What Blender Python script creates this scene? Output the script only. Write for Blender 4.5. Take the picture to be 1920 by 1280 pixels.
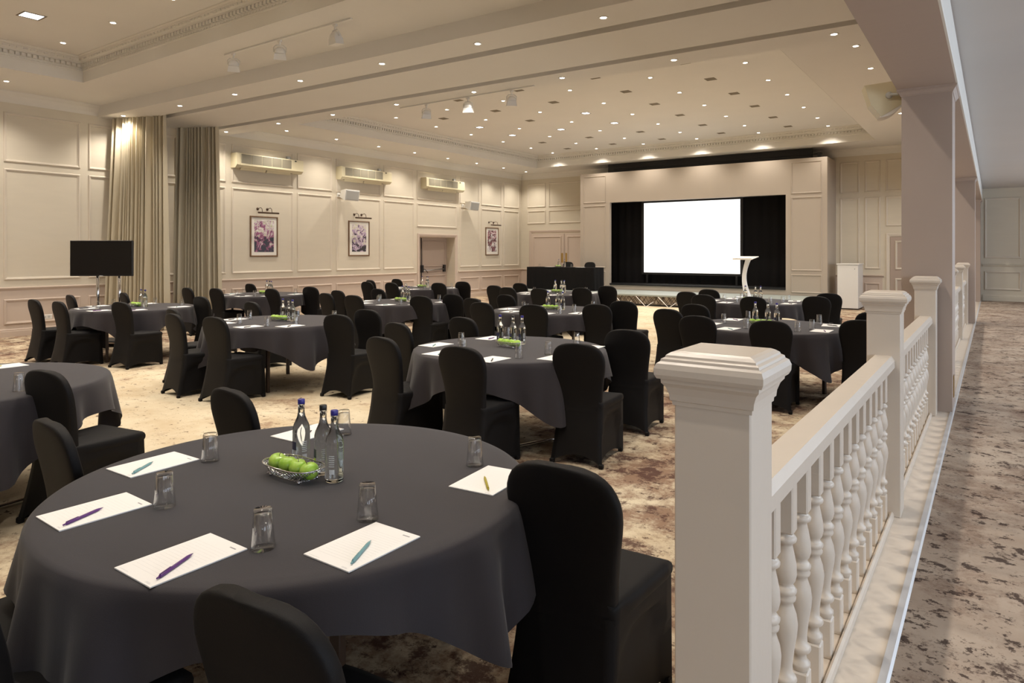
import bpy, bmesh, math, random
from mathutils import Vector, Matrix
for o in list(bpy.data.objects):
    bpy.data.objects.remove(o)
SC = bpy.context.scene
C = SC.collection
PI = math.pi
RND = random.Random(7)

# ------------------------------------------------------------------ camera
YAW = math.atan(902 / 1280)
EYE = 1.605
cam_d = bpy.data.cameras.new('camera')
cam_d.sensor_width = 36.0
cam_d.lens = 24.0
cam_d.shift_y = -168 / 1920
cam_d.clip_start = 0.05
cam_d.clip_end = 200
cam = bpy.data.objects.new('camera', cam_d)
C.objects.link(cam)
cam.location = (0, 0, EYE)
cam.rotation_euler = (PI / 2, 0, YAW)
SC.camera = cam

# ------------------------------------------------------------------ world, exposure
wd = bpy.data.worlds.new('world')
SC.world = wd
wd.use_nodes = True
bg = wd.node_tree.nodes['Background']
bg.inputs['Color'].default_value = (0.62, 0.76, 1.0, 1)
bg.inputs['Strength'].default_value = 1.0
SC.view_settings.view_transform = 'Standard'
SC.view_settings.look = 'None'
SC.view_settings.gamma = 1.0
SC.view_settings.use_curve_mapping = False
SC.view_settings.exposure = 0.88
SC.cycles.max_bounces = 7
SC.cycles.diffuse_bounces = 4
SC.cycles.glossy_bounces = 4
SC.cycles.transmission_bounces = 8
SC.cycles.transparent_max_bounces = 16
SC.cycles.caustics_reflective = False
SC.cycles.caustics_refractive = False
SC.cycles.sample_clamp_indirect = 4.0

def day_light(name, loc, size_y, size_z, power):
    """daylight that falls in through one tall window of the right-hand wall"""
    d = bpy.data.lights.new(name, 'AREA')
    d.shape = 'RECTANGLE'
    d.size = size_z
    d.size_y = size_y
    d.energy = power
    d.color = (0.82, 0.89, 1.0)
    o = bpy.data.objects.new(name, d)
    C.objects.link(o)
    o.location = loc
    o.rotation_euler = (0, PI / 2, 0)
    return o

P_SPOT, P_WALL, P_WASH = 62.0, 62.0, 62.0
P_DAY = 45.0
WARM = (1.0, 0.905, 0.79)

# ------------------------------------------------------------------ materials
MATS = {}
def mat(name, col, rough=0.6, metal=0.0, spec=0.5, emit=None, estr=0.0, sheen=0.0, coat=0.0):
    m = bpy.data.materials.new(name)
    m.use_nodes = True
    b = m.node_tree.nodes['Principled BSDF']
    b.inputs['Base Color'].default_value = (*col, 1)
    b.inputs['Roughness'].default_value = rough
    b.inputs['Metallic'].default_value = metal
    b.inputs['Specular IOR Level'].default_value = spec
    b.inputs['Sheen Weight'].default_value = sheen
    b.inputs['Coat Weight'].default_value = coat
    if emit:
        b.inputs['Emission Color'].default_value = (*emit, 1)
        b.inputs['Emission Strength'].default_value = estr
    MATS[name] = m
    return m

def N(m, t, **kw):
    n = m.node_tree.nodes.new(t)
    for k, v in kw.items():
        setattr(n, k, v)
    return n
def LK(m, a, b):
    m.node_tree.links.new(a, b)

def vary(m, scale, amount, detail=3, bump=0.0, bscale=None, stretch=None):
    """slight colour mottling and fine relief, in object space"""
    b = m.node_tree.nodes['Principled BSDF']
    col = tuple(b.inputs['Base Color'].default_value)[:3]
    tc = N(m, 'ShaderNodeTexCoord')
    mp = N(m, 'ShaderNodeMapping')
    if stretch:
        mp.inputs['Scale'].default_value = stretch
    LK(m, tc.outputs['Object'], mp.inputs['Vector'])
    nz = N(m, 'ShaderNodeTexNoise')
    nz.inputs['Scale'].default_value = scale
    nz.inputs['Detail'].default_value = detail
    LK(m, mp.outputs['Vector'], nz.inputs['Vector'])
    mx = N(m, 'ShaderNodeMix', data_type='RGBA')
    mx.inputs[6].default_value = (*[c * (1 - amount) for c in col], 1)
    mx.inputs[7].default_value = (*[min(1, c * (1 + amount)) for c in col], 1)
    LK(m, nz.outputs['Fac'], mx.inputs[0])
    LK(m, mx.outputs[2], b.inputs['Base Color'])
    if bump:
        n2 = N(m, 'ShaderNodeTexNoise')
        n2.inputs['Scale'].default_value = bscale or scale * 6
        n2.inputs['Detail'].default_value = 4
        LK(m, mp.outputs['Vector'], n2.inputs['Vector'])
        bp = N(m, 'ShaderNodeBump')
        bp.inputs['Strength'].default_value = bump
        bp.inputs['Distance'].default_value = 0.01
        LK(m, n2.outputs['Fac'], bp.inputs['Height'])
        LK(m, bp.outputs['Normal'], b.inputs['Normal'])
    return m

vary(mat('wall', (0.655, 0.597, 0.487), 0.7), 2.0, 0.04, bump=0.05, bscale=90, stretch=(1, 1, 6))
vary(mat('dado', (0.58, 0.48, 0.405), 0.6), 2.0, 0.03)
vary(mat('mould', (0.68, 0.615, 0.515), 0.5), 3.0, 0.02)
vary(mat('ceil', (0.75, 0.735, 0.71), 0.8), 1.2, 0.03)
vary(mat('coving', (0.74, 0.715, 0.66), 0.7), 2.0, 0.03)
vary(mat('paint_pink', (0.43, 0.345, 0.29), 0.55), 2.5, 0.03, bump=0.04, bscale=30, stretch=(1, 8, 1))
vary(mat('walk_ceil', (0.56, 0.53, 0.50), 0.8), 1.5, 0.03)
vary(mat('post', (0.65, 0.578, 0.495), 0.32), 5.0, 0.025, bump=0.12, bscale=18)
vary(mat('stage_paint', (0.47, 0.405, 0.335), 0.6), 2.0, 0.03)
mat('edge_metal', (0.75, 0.77, 0.80), 0.35, metal=0.6)
vary(mat('platform_top', (0.30, 0.33, 0.31), 0.6), 4.0, 0.05)
vary(mat('black_drape', (0.004, 0.0033, 0.0035), 0.85, spec=0.2), 6.0, 0.3, bump=0.15, bscale=7, stretch=(1, 1, 0.2))
mat('black', (0.008, 0.008, 0.009), 0.5)
mat('dark_slot', (0.32, 0.28, 0.23), 0.9)
mat('screen', (0.9, 0.9, 0.9), 0.6, emit=(1.0, 1.0, 1.0), estr=0.75)  # emission stands in for the light of the projected image
vary(mat('chair', (0.0040, 0.0034, 0.0036), 0.62, spec=0.22, sheen=0.015), 9.0, 0.2, bump=0.12, bscale=500)
vary(mat('cloth', (0.029, 0.025, 0.0285), 0.75, spec=0.25, sheen=0.15), 5.0, 0.12, bump=0.12, bscale=400)
mat('wood_dark', (0.05, 0.030, 0.02), 0.5)
mat('chrome', (0.75, 0.75, 0.77), 0.12, metal=1.0)
mat('steel', (0.42, 0.43, 0.45), 0.3, metal=1.0)
mat('brass', (0.55, 0.38, 0.14), 0.3, metal=1.0)
mat('bronze', (0.10, 0.065, 0.045), 0.35, metal=0.8)
mat('paper', (0.86, 0.85, 0.83), 0.7)
mat('ink', (0.35, 0.34, 0.36), 0.8)
mat('rule', (0.74, 0.74, 0.74), 0.8)
mat('pen_purple', (0.10, 0.025, 0.17), 0.35)
mat('pen_teal', (0.17, 0.34, 0.36), 0.35)
mat('pen_gold', (0.40, 0.33, 0.03), 0.35)
mat('pen_dark', (0.03, 0.03, 0.04), 0.35)
mat('cap_blue', (0.025, 0.02, 0.22), 0.35)
mat('cap_black', (0.012, 0.012, 0.013), 0.35)
mat('label_navy', (0.03, 0.03, 0.075), 0.4)
mat('label_white', (0.72, 0.74, 0.74), 0.5)
mat('label_lime', (0.45, 0.62, 0.06), 0.5)
mat('stalk', (0.12, 0.09, 0.03), 0.7)
mat('white_plastic', (0.78, 0.77, 0.74), 0.4)
mat('white_gloss', (0.80, 0.83, 0.88), 0.3)
mat('cream_plastic', (0.66, 0.60, 0.42), 0.45)
mat('grille', (0.24, 0.22, 0.165), 0.6)
mat('grille_grey', (0.50, 0.51, 0.50), 0.6)
mat('vent_dark', (0.21, 0.18, 0.135), 0.8)
mat('tv_black', (0.004, 0.004, 0.005), 0.22)
vary(mat('frame_wood', (0.17, 0.095, 0.045), 0.4), 8, 0.25)
mat('mat_board', (0.80, 0.78, 0.72), 0.8)
mat('dark_iron', (0.035, 0.033, 0.035), 0.4, metal=0.6)
mat('bulb', (1, 1, 1), 0.5, emit=(1.0, 0.93, 0.80), estr=14.0)
mat('panel_lit', (1, 1, 1), 0.5, emit=(0.93, 0.96, 1.0), estr=3.0)
vary(mat('curtain', (0.54, 0.475, 0.345), 0.85, sheen=0.15), 3.0, 0.12, bump=0.15, bscale=160, stretch=(1, 1, 0.35))

def apple_mat():
    m = mat('apple', (0.33, 0.56, 0.045), 0.28, coat=0.2)
    b = m.node_tree.nodes['Principled BSDF']
    tc = N(m, 'ShaderNodeTexCoord')
    nz = N(m, 'ShaderNodeTexNoise')
    nz.inputs['Scale'].default_value = 22
    nz.inputs['Detail'].default_value = 5
    rp = N(m, 'ShaderNodeValToRGB')
    rp.color_ramp.elements[0].position = 0.3
    rp.color_ramp.elements[0].color = (0.23, 0.47, 0.03, 1)
    rp.color_ramp.elements[1].position = 0.75
    rp.color_ramp.elements[1].color = (0.47, 0.66, 0.11, 1)
    LK(m, tc.outputs['Object'], nz.inputs['Vector'])
    LK(m, nz.outputs['Fac'], rp.inputs['Fac'])
    LK(m, rp.outputs['Color'], b.inputs['Base Color'])
apple_mat()

def carpet_mat(name, pale, tan, dark, shift, dens, zone, fl, fs, brown, cl):
    """felt-like carpet: pale ground, drifting stain-like blotches and short dark flecks"""
    m = mat(name, pale, 0.95, spec=0.1)
    b = m.node_tree.nodes['Principled BSDF']
    tc = N(m, 'ShaderNodeTexCoord')
    mp = N(m, 'ShaderNodeMapping')
    mp.inputs['Location'].default_value = shift
    LK(m, tc.outputs['Object'], mp.inputs['Vector'])
    def noise(scale, detail, rough, sx=1.0, sy=1.0, dist=0.0):
        q = N(m, 'ShaderNodeMapping')
        q.inputs['Scale'].default_value = (sx, sy, 1)
        LK(m, mp.outputs['Vector'], q.inputs['Vector'])
        n = N(m, 'ShaderNodeTexNoise')
        n.inputs['Scale'].default_value = scale
        n.inputs['Detail'].default_value = detail
        n.inputs['Roughness'].default_value = rough
        n.inputs['Distortion'].default_value = dist
        LK(m, q.outputs['Vector'], n.inputs['Vector'])
        return n.outputs['Fac']
    def ramp(fac, a, c):
        r = N(m, 'ShaderNodeMapRange')
        r.inputs['From Min'].default_value = a
        r.inputs['From Max'].default_value = c
        LK(m, fac, r.inputs['Value'])
        return r.outputs['Result']
    def math_(op, a, bb):
        q = N(m, 'ShaderNodeMath', operation=op)
        q.use_clamp = True
        for i, v in enumerate((a, bb)):
            if isinstance(v, (int, float)):
                q.inputs[i].default_value = v
            else:
                LK(m, v, q.inputs[i])
        return q.outputs[0]
    def mix(fac, a, bb):
        q = N(m, 'ShaderNodeMix', data_type='RGBA')
        LK(m, fac, q.inputs[0])
        for i, v in ((6, a), (7, bb)):
            if isinstance(v, tuple):
                q.inputs[i].default_value = (*v, 1)
            else:
                LK(m, v, q.inputs[i])
        return q.outputs[2]
    sp = N(m, 'ShaderNodeSeparateXYZ')
    LK(m, tc.outputs['Object'], sp.inputs[0])
    band = math_('MAXIMUM', ramp(sp.outputs[0], *zone[0]), ramp(sp.outputs[0], *zone[1]))
    region = math_('ADD', band, math_('SUBTRACT', ramp(noise(0.42, 3, 0.6), 0.45, 0.65), 0.35))
    drift = noise(0.9, 6, 0.7, dist=0.3)
    tone = mix(ramp(noise(1.3, 6, 0.7), 0.38, 0.68), pale, tan)
    lift = math_('MULTIPLY', math_('MULTIPLY', region, drift), dens)
    # soft brown clouds, torn by fine noise
    cloud = ramp(math_('ADD', noise(2.3, 12, 0.82), lift), cl, cl + 0.15)
    col = mix(math_('MULTIPLY', cloud, 0.85), tone, brown)
    # dark cores inside the clouds
    core = ramp(math_('ADD', noise(4.2, 10, 0.80), lift), cl + 0.10, cl + 0.165)
    col = mix(math_('MULTIPLY', core, 0.85), col, dark)
    # separate crisp flecks of two sizes
    fleck = ramp(noise(fs, 6, 0.70, 1.0, 1.10), fl, fl + 0.035)
    fleck2 = ramp(noise(fs * 2.6, 4, 0.70), fl + 0.03, fl + 0.07)
    col = mix(math_('MULTIPLY', fleck, 0.85), col, tuple(c * 0.7 for c in dark))
    col = mix(math_('MULTIPLY', fleck2, 0.60), col, dark)
    LK(m, col, b.inputs['Base Color'])
    bp = N(m, 'ShaderNodeBump')
    bp.inputs['Strength'].default_value = 0.25
    bp.inputs['Distance'].default_value = 0.004
    LK(m, noise(420.0, 2, 0.6), bp.inputs['Height'])
    LK(m, bp.outputs['Normal'], b.inputs['Normal'])
    return m
carpet_mat('carpet', (0.66, 0.58, 0.43), (0.52, 0.41, 0.27), (0.075, 0.035, 0.030), (3.1, 1.7, 0), 0.30, ((-5.2, -3.2), (-8.5, -10.5)), 0.600, 11.0, (0.21, 0.115, 0.075), 0.565)
carpet_mat('carpet_walk', (0.42, 0.35, 0.285), (0.32, 0.25, 0.195), (0.05, 0.03, 0.026), (9.3, 4.2, 0), 0.10, ((-1.0, 0.0), (-1.0, 0.0)), 0.572, 11.0, (0.17, 0.11, 0.08), 0.515)

def art_mat(name, seed, a, bcol, c, d):
    m = mat(name, (0.5, 0.5, 0.5), 0.6)
    b = m.node_tree.nodes['Principled BSDF']
    tc = N(m, 'ShaderNodeTexCoord')
    mp = N(m, 'ShaderNodeMapping')
    mp.inputs['Location'].default_value = (seed, seed * 1.7, seed * 0.6)
    mp.inputs['Rotation'].default_value = (0.5, 0.2, 0.1)
    LK(m, tc.outputs['Object'], mp.inputs['Vector'])
    n1 = N(m, 'ShaderNodeTexNoise')
    n1.inputs['Scale'].default_value = 6.5
    n1.inputs['Detail'].default_value = 7
    n1.inputs['Roughness'].default_value = 0.68
    n1.inputs['Distortion'].default_value = 0.9
    LK(m, mp.outputs['Vector'], n1.inputs['Vector'])
    r = N(m, 'ShaderNodeValToRGB')
    r.color_ramp.interpolation = 'CONSTANT'
    els = r.color_ramp.elements
    els[0].position, els[0].color = 0.0, (*a, 1)
    els[1].position, els[1].color = 0.45, (*bcol, 1)
    for p, q in ((0.53, c), (0.575, d), (0.60, (0.80, 0.76, 0.78)), (0.66, bcol), (0.70, c)):
        e = els.new(p)
        e.color = (*q, 1)
    sx = N(m, 'ShaderNodeSeparateXYZ')
    LK(m, tc.outputs['Object'], sx.inputs[0])
    gr = N(m, 'ShaderNodeMath', operation='MULTIPLY_ADD')
    gr.inputs[1].default_value = 0.22
    gr.inputs[2].default_value = -0.11
    LK(m, sx.outputs[2], gr.inputs[0])
    ad = N(m, 'ShaderNodeMath', operation='ADD')
    LK(m, n1.outputs['Fac'], ad.inputs[0])
    LK(m, gr.outputs[0], ad.inputs[1])
    LK(m, ad.outputs[0], r.inputs['Fac'])
    LK(m, r.outputs['Color'], b.inputs['Base Color'])
art_mat('art_orchid', 1.3, (0.045, 0.05, 0.075), (0.30, 0.10, 0.20), (0.62, 0.50, 0.60), (0.40, 0.48, 0.12))
art_mat('art_meadow', 4.9, (0.03, 0.03, 0.035), (0.45, 0.34, 0.48), (0.72, 0.66, 0.72), (0.52, 0.55, 0.16))
art_mat('art_plum', 8.2, (0.75, 0.72, 0.72), (0.10, 0.05, 0.06), (0.36, 0.12, 0.15), (0.66, 0.55, 0.58))

def thin_glass(name, tint, gloss):
    """clear thin-walled glass: see-through with Fresnel reflections"""
    m = bpy.data.materials.new(name)
    m.use_nodes = True
    nt = m.node_tree
    nt.nodes.clear()
    out = nt.nodes.new('ShaderNodeOutputMaterial')
    tr = nt.nodes.new('ShaderNodeBsdfTransparent')
    tr.inputs['Color'].default_value = (*tint, 1)
    gl = nt.nodes.new('ShaderNodeBsdfGlossy')
    gl.inputs['Roughness'].default_value = 0.03
    lw = nt.nodes.new('ShaderNodeLayerWeight')
    pw = nt.nodes.new('ShaderNodeMath')
    pw.operation = 'POWER'
    pw.inputs[1].default_value = 2.2
    ml = nt.nodes.new('ShaderNodeMath')
    ml.operation = 'MULTIPLY_ADD'
    ml.inputs[1].default_value = gloss
    ml.inputs[2].default_value = 0.06
    nt.links.new(lw.outputs['Facing'], pw.inputs[0])
    nt.links.new(pw.outputs[0], ml.inputs[0])
    mx = nt.nodes.new('ShaderNodeMixShader')
    nt.links.new(ml.outputs[0], mx.inputs[0])
    nt.links.new(tr.outputs[0], mx.inputs[1])
    nt.links.new(gl.outputs[0], mx.inputs[2])
    nt.links.new(mx.outputs[0], out.inputs['Surface'])
    MATS[name] = m
thin_glass('tumbler', (0.996, 0.998, 0.998), 0.9)
thin_glass('window_glass', (0.95, 0.97, 0.98), 0.5)
def bottle_glass():
    m = mat('bottle', (0.93, 0.96, 0.94), 0.02)
    b = m.node_tree.nodes['Principled BSDF']
    b.inputs['Transmission Weight'].default_value = 1.0
    b.inputs['IOR'].default_value = 1.38
bottle_glass()

# ------------------------------------------------------------------ mesh helpers
class MB:
    def __init__(self):
        self.v, self.f, self.sm = [], [], []
    def add(self, vs, fs, smooth=False):
        n = len(self.v)
        self.v += [tuple(p) for p in vs]
        self.f += [tuple(i + n for i in f) for f in fs]
        self.sm += [smooth] * len(fs)
        return self
    def box(self, x0, x1, y0, y1, z0, z1, M=None):
        vs = [(x, y, z) for z in (z0, z1) for y in (y0, y1) for x in (x0, x1)]
        if M:
            vs = [M @ Vector(p) for p in vs]
        return self.add(vs, [(0, 2, 3, 1), (4, 5, 7, 6), (0, 1, 5, 4), (2, 6, 7, 3), (0, 4, 6, 2), (1, 3, 7, 5)])
    def bbox(self, x0, x1, y0, y1, z0, z1, b=0.005, M=None):
        """box with chamfered edges"""
        vs, idx = [], {}
        cx, cy, cz = (x0 + x1) / 2, (y0 + y1) / 2, (z0 + z1) / 2
        hx, hy, hz = (x1 - x0) / 2, (y1 - y0) / 2, (z1 - z0) / 2
        for sx in (-1, 1):
            for sy in (-1, 1):
                for sz in (-1, 1):
                    for ax in range(3):
                        p = [sx * (hx - b), sy * (hy - b), sz * (hz - b)]
                        p[ax] = (sx * hx, sy * hy, sz * hz)[ax]
                        idx[(sx, sy, sz, ax)] = len(vs)
                        vs.append((cx + p[0], cy + p[1], cz + p[2]))
        fs = []
        for s in (-1, 1):
            fs.append([idx[(s, a, c, 0)] for a, c in ((-1, -1), (1, -1), (1, 1), (-1, 1))])
            fs.append([idx[(a, s, c, 1)] for a, c in ((-1, -1), (1, -1), (1, 1), (-1, 1))])
            fs.append([idx[(a, c, s, 2)] for a, c in ((-1, -1), (1, -1), (1, 1), (-1, 1))])
            for t in (-1, 1):
                fs.append([idx[(s, t, -1, 0)], idx[(s, t, 1, 0)], idx[(s, t, 1, 1)], idx[(s, t, -1, 1)]])
                fs.append([idx[(s, -1, t, 0)], idx[(s, 1, t, 0)], idx[(s, 1, t, 2)], idx[(s, -1, t, 2)]])
                fs.append([idx[(-1, s, t, 1)], idx[(1, s, t, 1)], idx[(1, s, t, 2)], idx[(-1, s, t, 2)]])
                for w in (-1, 1):
                    fs.append([idx[(s, t, w, 0)], idx[(s, t, w, 1)], idx[(s, t, w, 2)]])
        if M:
            vs = [M @ Vector(p) for p in vs]
        return self.add(vs, fs)
    def lathe(self, prof, n=20, c=(0, 0, 0), smooth=True, M=None):
        vs, fs = [], []
        for r, z in prof:
            for i in range(n):
                a = 2 * PI * i / n
                vs.append(Vector((c[0] + r * math.cos(a), c[1] + r * math.sin(a), c[2] + z)))
        for j in range(len(prof) - 1):
            for i in range(n):
                k = (i + 1) % n
                fs.append((j * n + i, j * n + k, (j + 1) * n + k, (j + 1) * n + i))
        if prof[0][0] > 1e-6:
            fs.append(tuple(range(n))[::-1])
        if prof[-1][0] > 1e-6:
            fs.append(tuple((len(prof) - 1) * n + i for i in range(n)))
        if M:
            vs = [M @ p for p in vs]
        return self.add(vs, fs, smooth)
    def tube(self, pts, r, n=8, closed=False, smooth=True):
        pts = [Vector(p) for p in pts]
        m = len(pts)
        vs, fs = [], []
        up = Vector((0, 0, 1))
        for i, p in enumerate(pts):
            a = pts[(i - 1) % m] if (closed or i > 0) else p
            b = pts[(i + 1) % m] if (closed or i < m - 1) else p
            t = (b - a).normalized()
            x = t.cross(up)
            if x.length < 1e-3:
                x = t.cross(Vector((0, 1, 0)))
            x.normalize()
            y = x.cross(t).normalized()
            for k in range(n):
                w = 2 * PI * k / n
                vs.append(p + x * (r * math.cos(w)) + y * (r * math.sin(w)))
        for i in range(m if closed else m - 1):
            j = (i + 1) % m
            for k in range(n):
                l = (k + 1) % n
                fs.append((i * n + k, i * n + l, j * n + l, j * n + k))
        if not closed:
            fs.append(tuple(range(n))[::-1])
            fs.append(tuple((m - 1) * n + k for k in range(n)))
        return self.add(vs, fs, smooth)
    def prism(self, poly, a, b, axis='y', M=None):
        """extrude a 2-D outline along an axis from a to b; outline coordinates are the two other axes in order"""
        def P(p, t):
            return {'x': (t, p[0], p[1]), 'y': (p[0], t, p[1]), 'z': (p[0], p[1], t)}[axis]
        n = len(poly)
        vs = [P(p, a) for p in poly] + [P(p, b) for p in poly]
        if M:
            vs = [M @ Vector(p) for p in vs]
        fs = [tuple(range(n)), tuple(range(2 * n - 1, n - 1, -1))]
        fs += [(i, i + n, (i + 1) % n + n, (i + 1) % n) for i in range(n)]
        return self.add(vs, fs)
    def rings(self, rs, smooth=True, cap0=False, cap1=False):
        n = len(rs[0])
        vs = [p for r in rs for p in r]
        fs = []
        for j in range(len(rs) - 1):
            for i in range(n):
                k = (i + 1) % n
                fs.append((j * n + i, j * n + k, (j + 1) * n + k, (j + 1) * n + i))
        if cap0:
            fs.append(tuple(range(n))[::-1])
        if cap1:
            fs.append(tuple((len(rs) - 1) * n + i for i in range(n)))
        return self.add(vs, fs, smooth)
    def mesh(self, name):
        me = bpy.data.meshes.new(name)
        me.from_pydata(self.v, [], self.f)
        bm = bmesh.new()
        bm.from_mesh(me)
        bmesh.ops.recalc_face_normals(bm, faces=bm.faces)
        bm.to_mesh(me)
        bm.free()
        me.polygons.foreach_set('use_smooth', self.sm)
        me.update()
        return me

def obj(name, mb, m, parent=None, loc=None, rot=None, label=None, kind=None):
    me = mb.mesh(name) if isinstance(mb, MB) else mb
    if m is not None and not me.materials:
        me.materials.append(MATS[m])
    o = bpy.data.objects.new(name, me)
    C.objects.link(o)
    if parent:
        o.parent = parent
    if loc:
        o.location = loc
    if rot:
        o.rotation_euler = rot
    if label:
        o['label'] = label
    if kind:
        o['kind'] = kind
    return o

def tag(o, label, cat, group=None, kind=None):
    o['label'] = label
    o['category'] = cat
    if group:
        o['group'] = group
    if kind:
        o['kind'] = kind
    return o

def thing(name, label, cat, loc=(0, 0, 0), rotz=0.0, group=None):
    o = bpy.data.objects.new(name, None)
    C.objects.link(o)
    o.location = loc
    o.rotation_euler = (0, 0, rotz)
    return tag(o, label, cat, group)

def struct(name, mb, m, label=None, cat=None):
    o = obj(name, mb, m)
    o['kind'] = 'structure'
    if label:
        o['label'] = label
        o['category'] = cat
    return o

ORD = ['first', 'second', 'third', 'fourth', 'fifth', 'sixth', 'seventh', 'eighth', 'ninth', 'tenth',
       'eleventh', 'twelfth', 'thirteenth', 'fourteenth', 'fifteenth', 'sixteenth']
def screen_x(x, y):
    d = -math.sin(YAW) * x + math.cos(YAW) * y
    return (math.cos(YAW) * x + math.sin(YAW) * y) / max(d, 0.05)

# ------------------------------------------------------------------ the room: sizes
XL, YB = -15.2, 22.2          # left wall, back wall
YF = -5.5                     # wall behind the camera
XBAL = -0.55                  # edge of the raised walkway
XR = 3.6                      # right wall of the walkway
ZW = 0.30                     # walkway floor
Z_SOF, Z_TRAY, Z_BULK = 4.63, 5.06, 4.40
ZTOP = 5.4

# floors
struct('floor', MB().box(XL - 0.5, XBAL, YF, YB, -0.12, 0), 'carpet', 'pale mottled carpet of the ballroom with brown stain-like blotches', 'floor')
struct('floor_walkway', MB().box(-0.285, XR, YF, YB, -0.12, ZW), 'carpet_walk', 'mottled brown carpet of the raised walkway', 'floor')
tr = struct('trim_1', MB().box(XBAL, -0.285, YF, YB, -0.12, ZW), 'post', 'painted ledge under the balustrade along the walkway', 'ledge')
obj('bead', MB().prism([(-0.419, ZW), (-0.416, ZW + 0.018), (-0.408, ZW + 0.024), (-0.400, ZW + 0.018), (-0.397, ZW)], YF + .01, YB - .01), 'post', tr)
obj('nosing', MB().prism([(-0.286, ZW + 0.001), (-0.286, ZW + 0.007), (-0.264, ZW + 0.007), (-0.256, ZW + 0.001)], YF + .01, YB - .01), 'edge_metal', tr)

# ------------------------------------------------------------------ panelled walls
FR_PROF = [(0.0, 0.0), (0.004, 0.016), (0.016, 0.026), (0.030, 0.024), (0.040, 0.012), (0.052, 0.009), (0.056, 0.0)]
def frame_mesh(w, h, s=1.0):
    """rectangular panel moulding with mitred corners in the plane u,v ; w is proud"""
    mb = MB()
    rs = []
    for o_, t in FR_PROF:
        o_, t = o_ * s, t * s
        rs.append([(o_, o_, t), (w - o_, o_, t), (w - o_, h - o_, t), (o_, h - o_, t)])
    mb.rings(rs, smooth=False)
    return mb.mesh('panel_moulding')
M_LEFT = Matrix(((0, 0, 1, 0), (1, 0, 0, 0), (0, 1, 0, 0), (0, 0, 0, 1)))     # u->Y v->Z w->+X
M_BACK = Matrix(((1, 0, 0, 0), (0, 0, -1, 0), (0, 1, 0, 0), (0, 0, 0, 1)))    # u->X v->Z w->-Y
FR_CACHE = {}
def frame(parent, side, plane, u0, u1, v0, v1, m='mould', s=1.0):
    key = (side, round(u1 - u0, 3), round(v1 - v0, 3), m, s)
    if key not in FR_CACHE:
        me = frame_mesh(u1 - u0, v1 - v0, s)
        me.transform(M_LEFT if side == 'left' else M_BACK)
        me.materials.append(MATS[m])
        FR_CACHE[key] = me
    loc = (plane, u0, v0) if side == 'left' else (u0, plane, v0)
    return obj('panel_moulding', FR_CACHE[key], m, parent, loc)

# left wall with the door recess
DY0, DY1, DZ = 16.37, 18.15, 2.09
wl = MB()
wl.box(XL - 0.5, XL, YF, DY0, 0, ZTOP)
wl.box(XL - 0.5, XL, DY1, YB + 0.3, 0, ZTOP)
wl.box(XL - 0.5, XL, DY0, DY1, DZ, ZTOP)
wall_left = struct('wall_left', wl, 'wall', 'beige panelled side wall with pictures and air conditioners', 'wall')
cols = [(2.0, 3.30), (3.45, 4.83), (4.98, 6.30), (6.45, 7.05), (7.78, 8.32), (8.72, 9.52), (9.68, 11.47), (11.60, 12.77),
        (12.92, 14.63), (14.76, 16.10), (18.41, 19.49), (19.62, 20.87), (21.02, 22.02)]
for a, b in cols:
    frame(wall_left, 'left', XL, a, b, 3.30, 4.24)
    frame(wall_left, 'left', XL, a, b, 1.07, 3.18)
frame(wall_left, 'left', XL, 16.24, 18.23, 3.30, 4.24)
frame(wall_left, 'left', XL, 16.24, 18.23, 2.42, 3.18)
dd = MB().box(XL, XL + 0.006, YF, 16.25, 0, 0.90)
obj('dado', dd, 'dado', wall_left)
obj('dado', MB().box(XL, XL + 0.006, 18.28, YB, 0, 0.90), 'dado', wall_left)
for a, b in cols:
    frame(wall_left, 'left', XL + 0.005, a, b, 0.23, 0.71, 'dado')
RAIL = [(0.0, 0.0), (0.012, 0.004), (0.018, 0.02), (0.030, 0.03), (0.040, 0.045), (0.040, 0.058), (0.022, 0.066), (0.0, 0.07)]
SKIRT = [(0.0, 0.0), (0.026, 0.0), (0.026, 0.10), (0.020, 0.118), (0.024, 0.128), (0.012, 0.15), (0.010, 0.165), (0.0, 0.17)]
def run_left(prof, x, z, y0, y1, s=1):
    return MB().prism([(x + s * a, z + b) for a, b in prof], y0, y1, 'y')
def run_back(prof, y, z, x0, x1):
    return MB().prism([(y - a, z + b) for a, b in prof], x0, x1, 'x')
struct('trim_2', run_left(RAIL, XL, 0.87, YF, 16.2), 'dado', 'dado rail along the left wall before the fire door', 'dado rail')
struct('trim_3', run_left(RAIL, XL, 0.87, 18.32, YB), 'dado', 'short dado rail between the fire door and the back corner', 'dado rail')
struct('baseboard_left', run_left(SKIRT, XL, 0.0, YF, 16.2), 'dado', 'tall painted skirting along the left wall', 'skirting')
struct('baseboard_left_end', run_left(SKIRT, XL, 0.0, 18.32, YB), 'dado', 'short skirting beyond the fire door', 'skirting')

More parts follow.
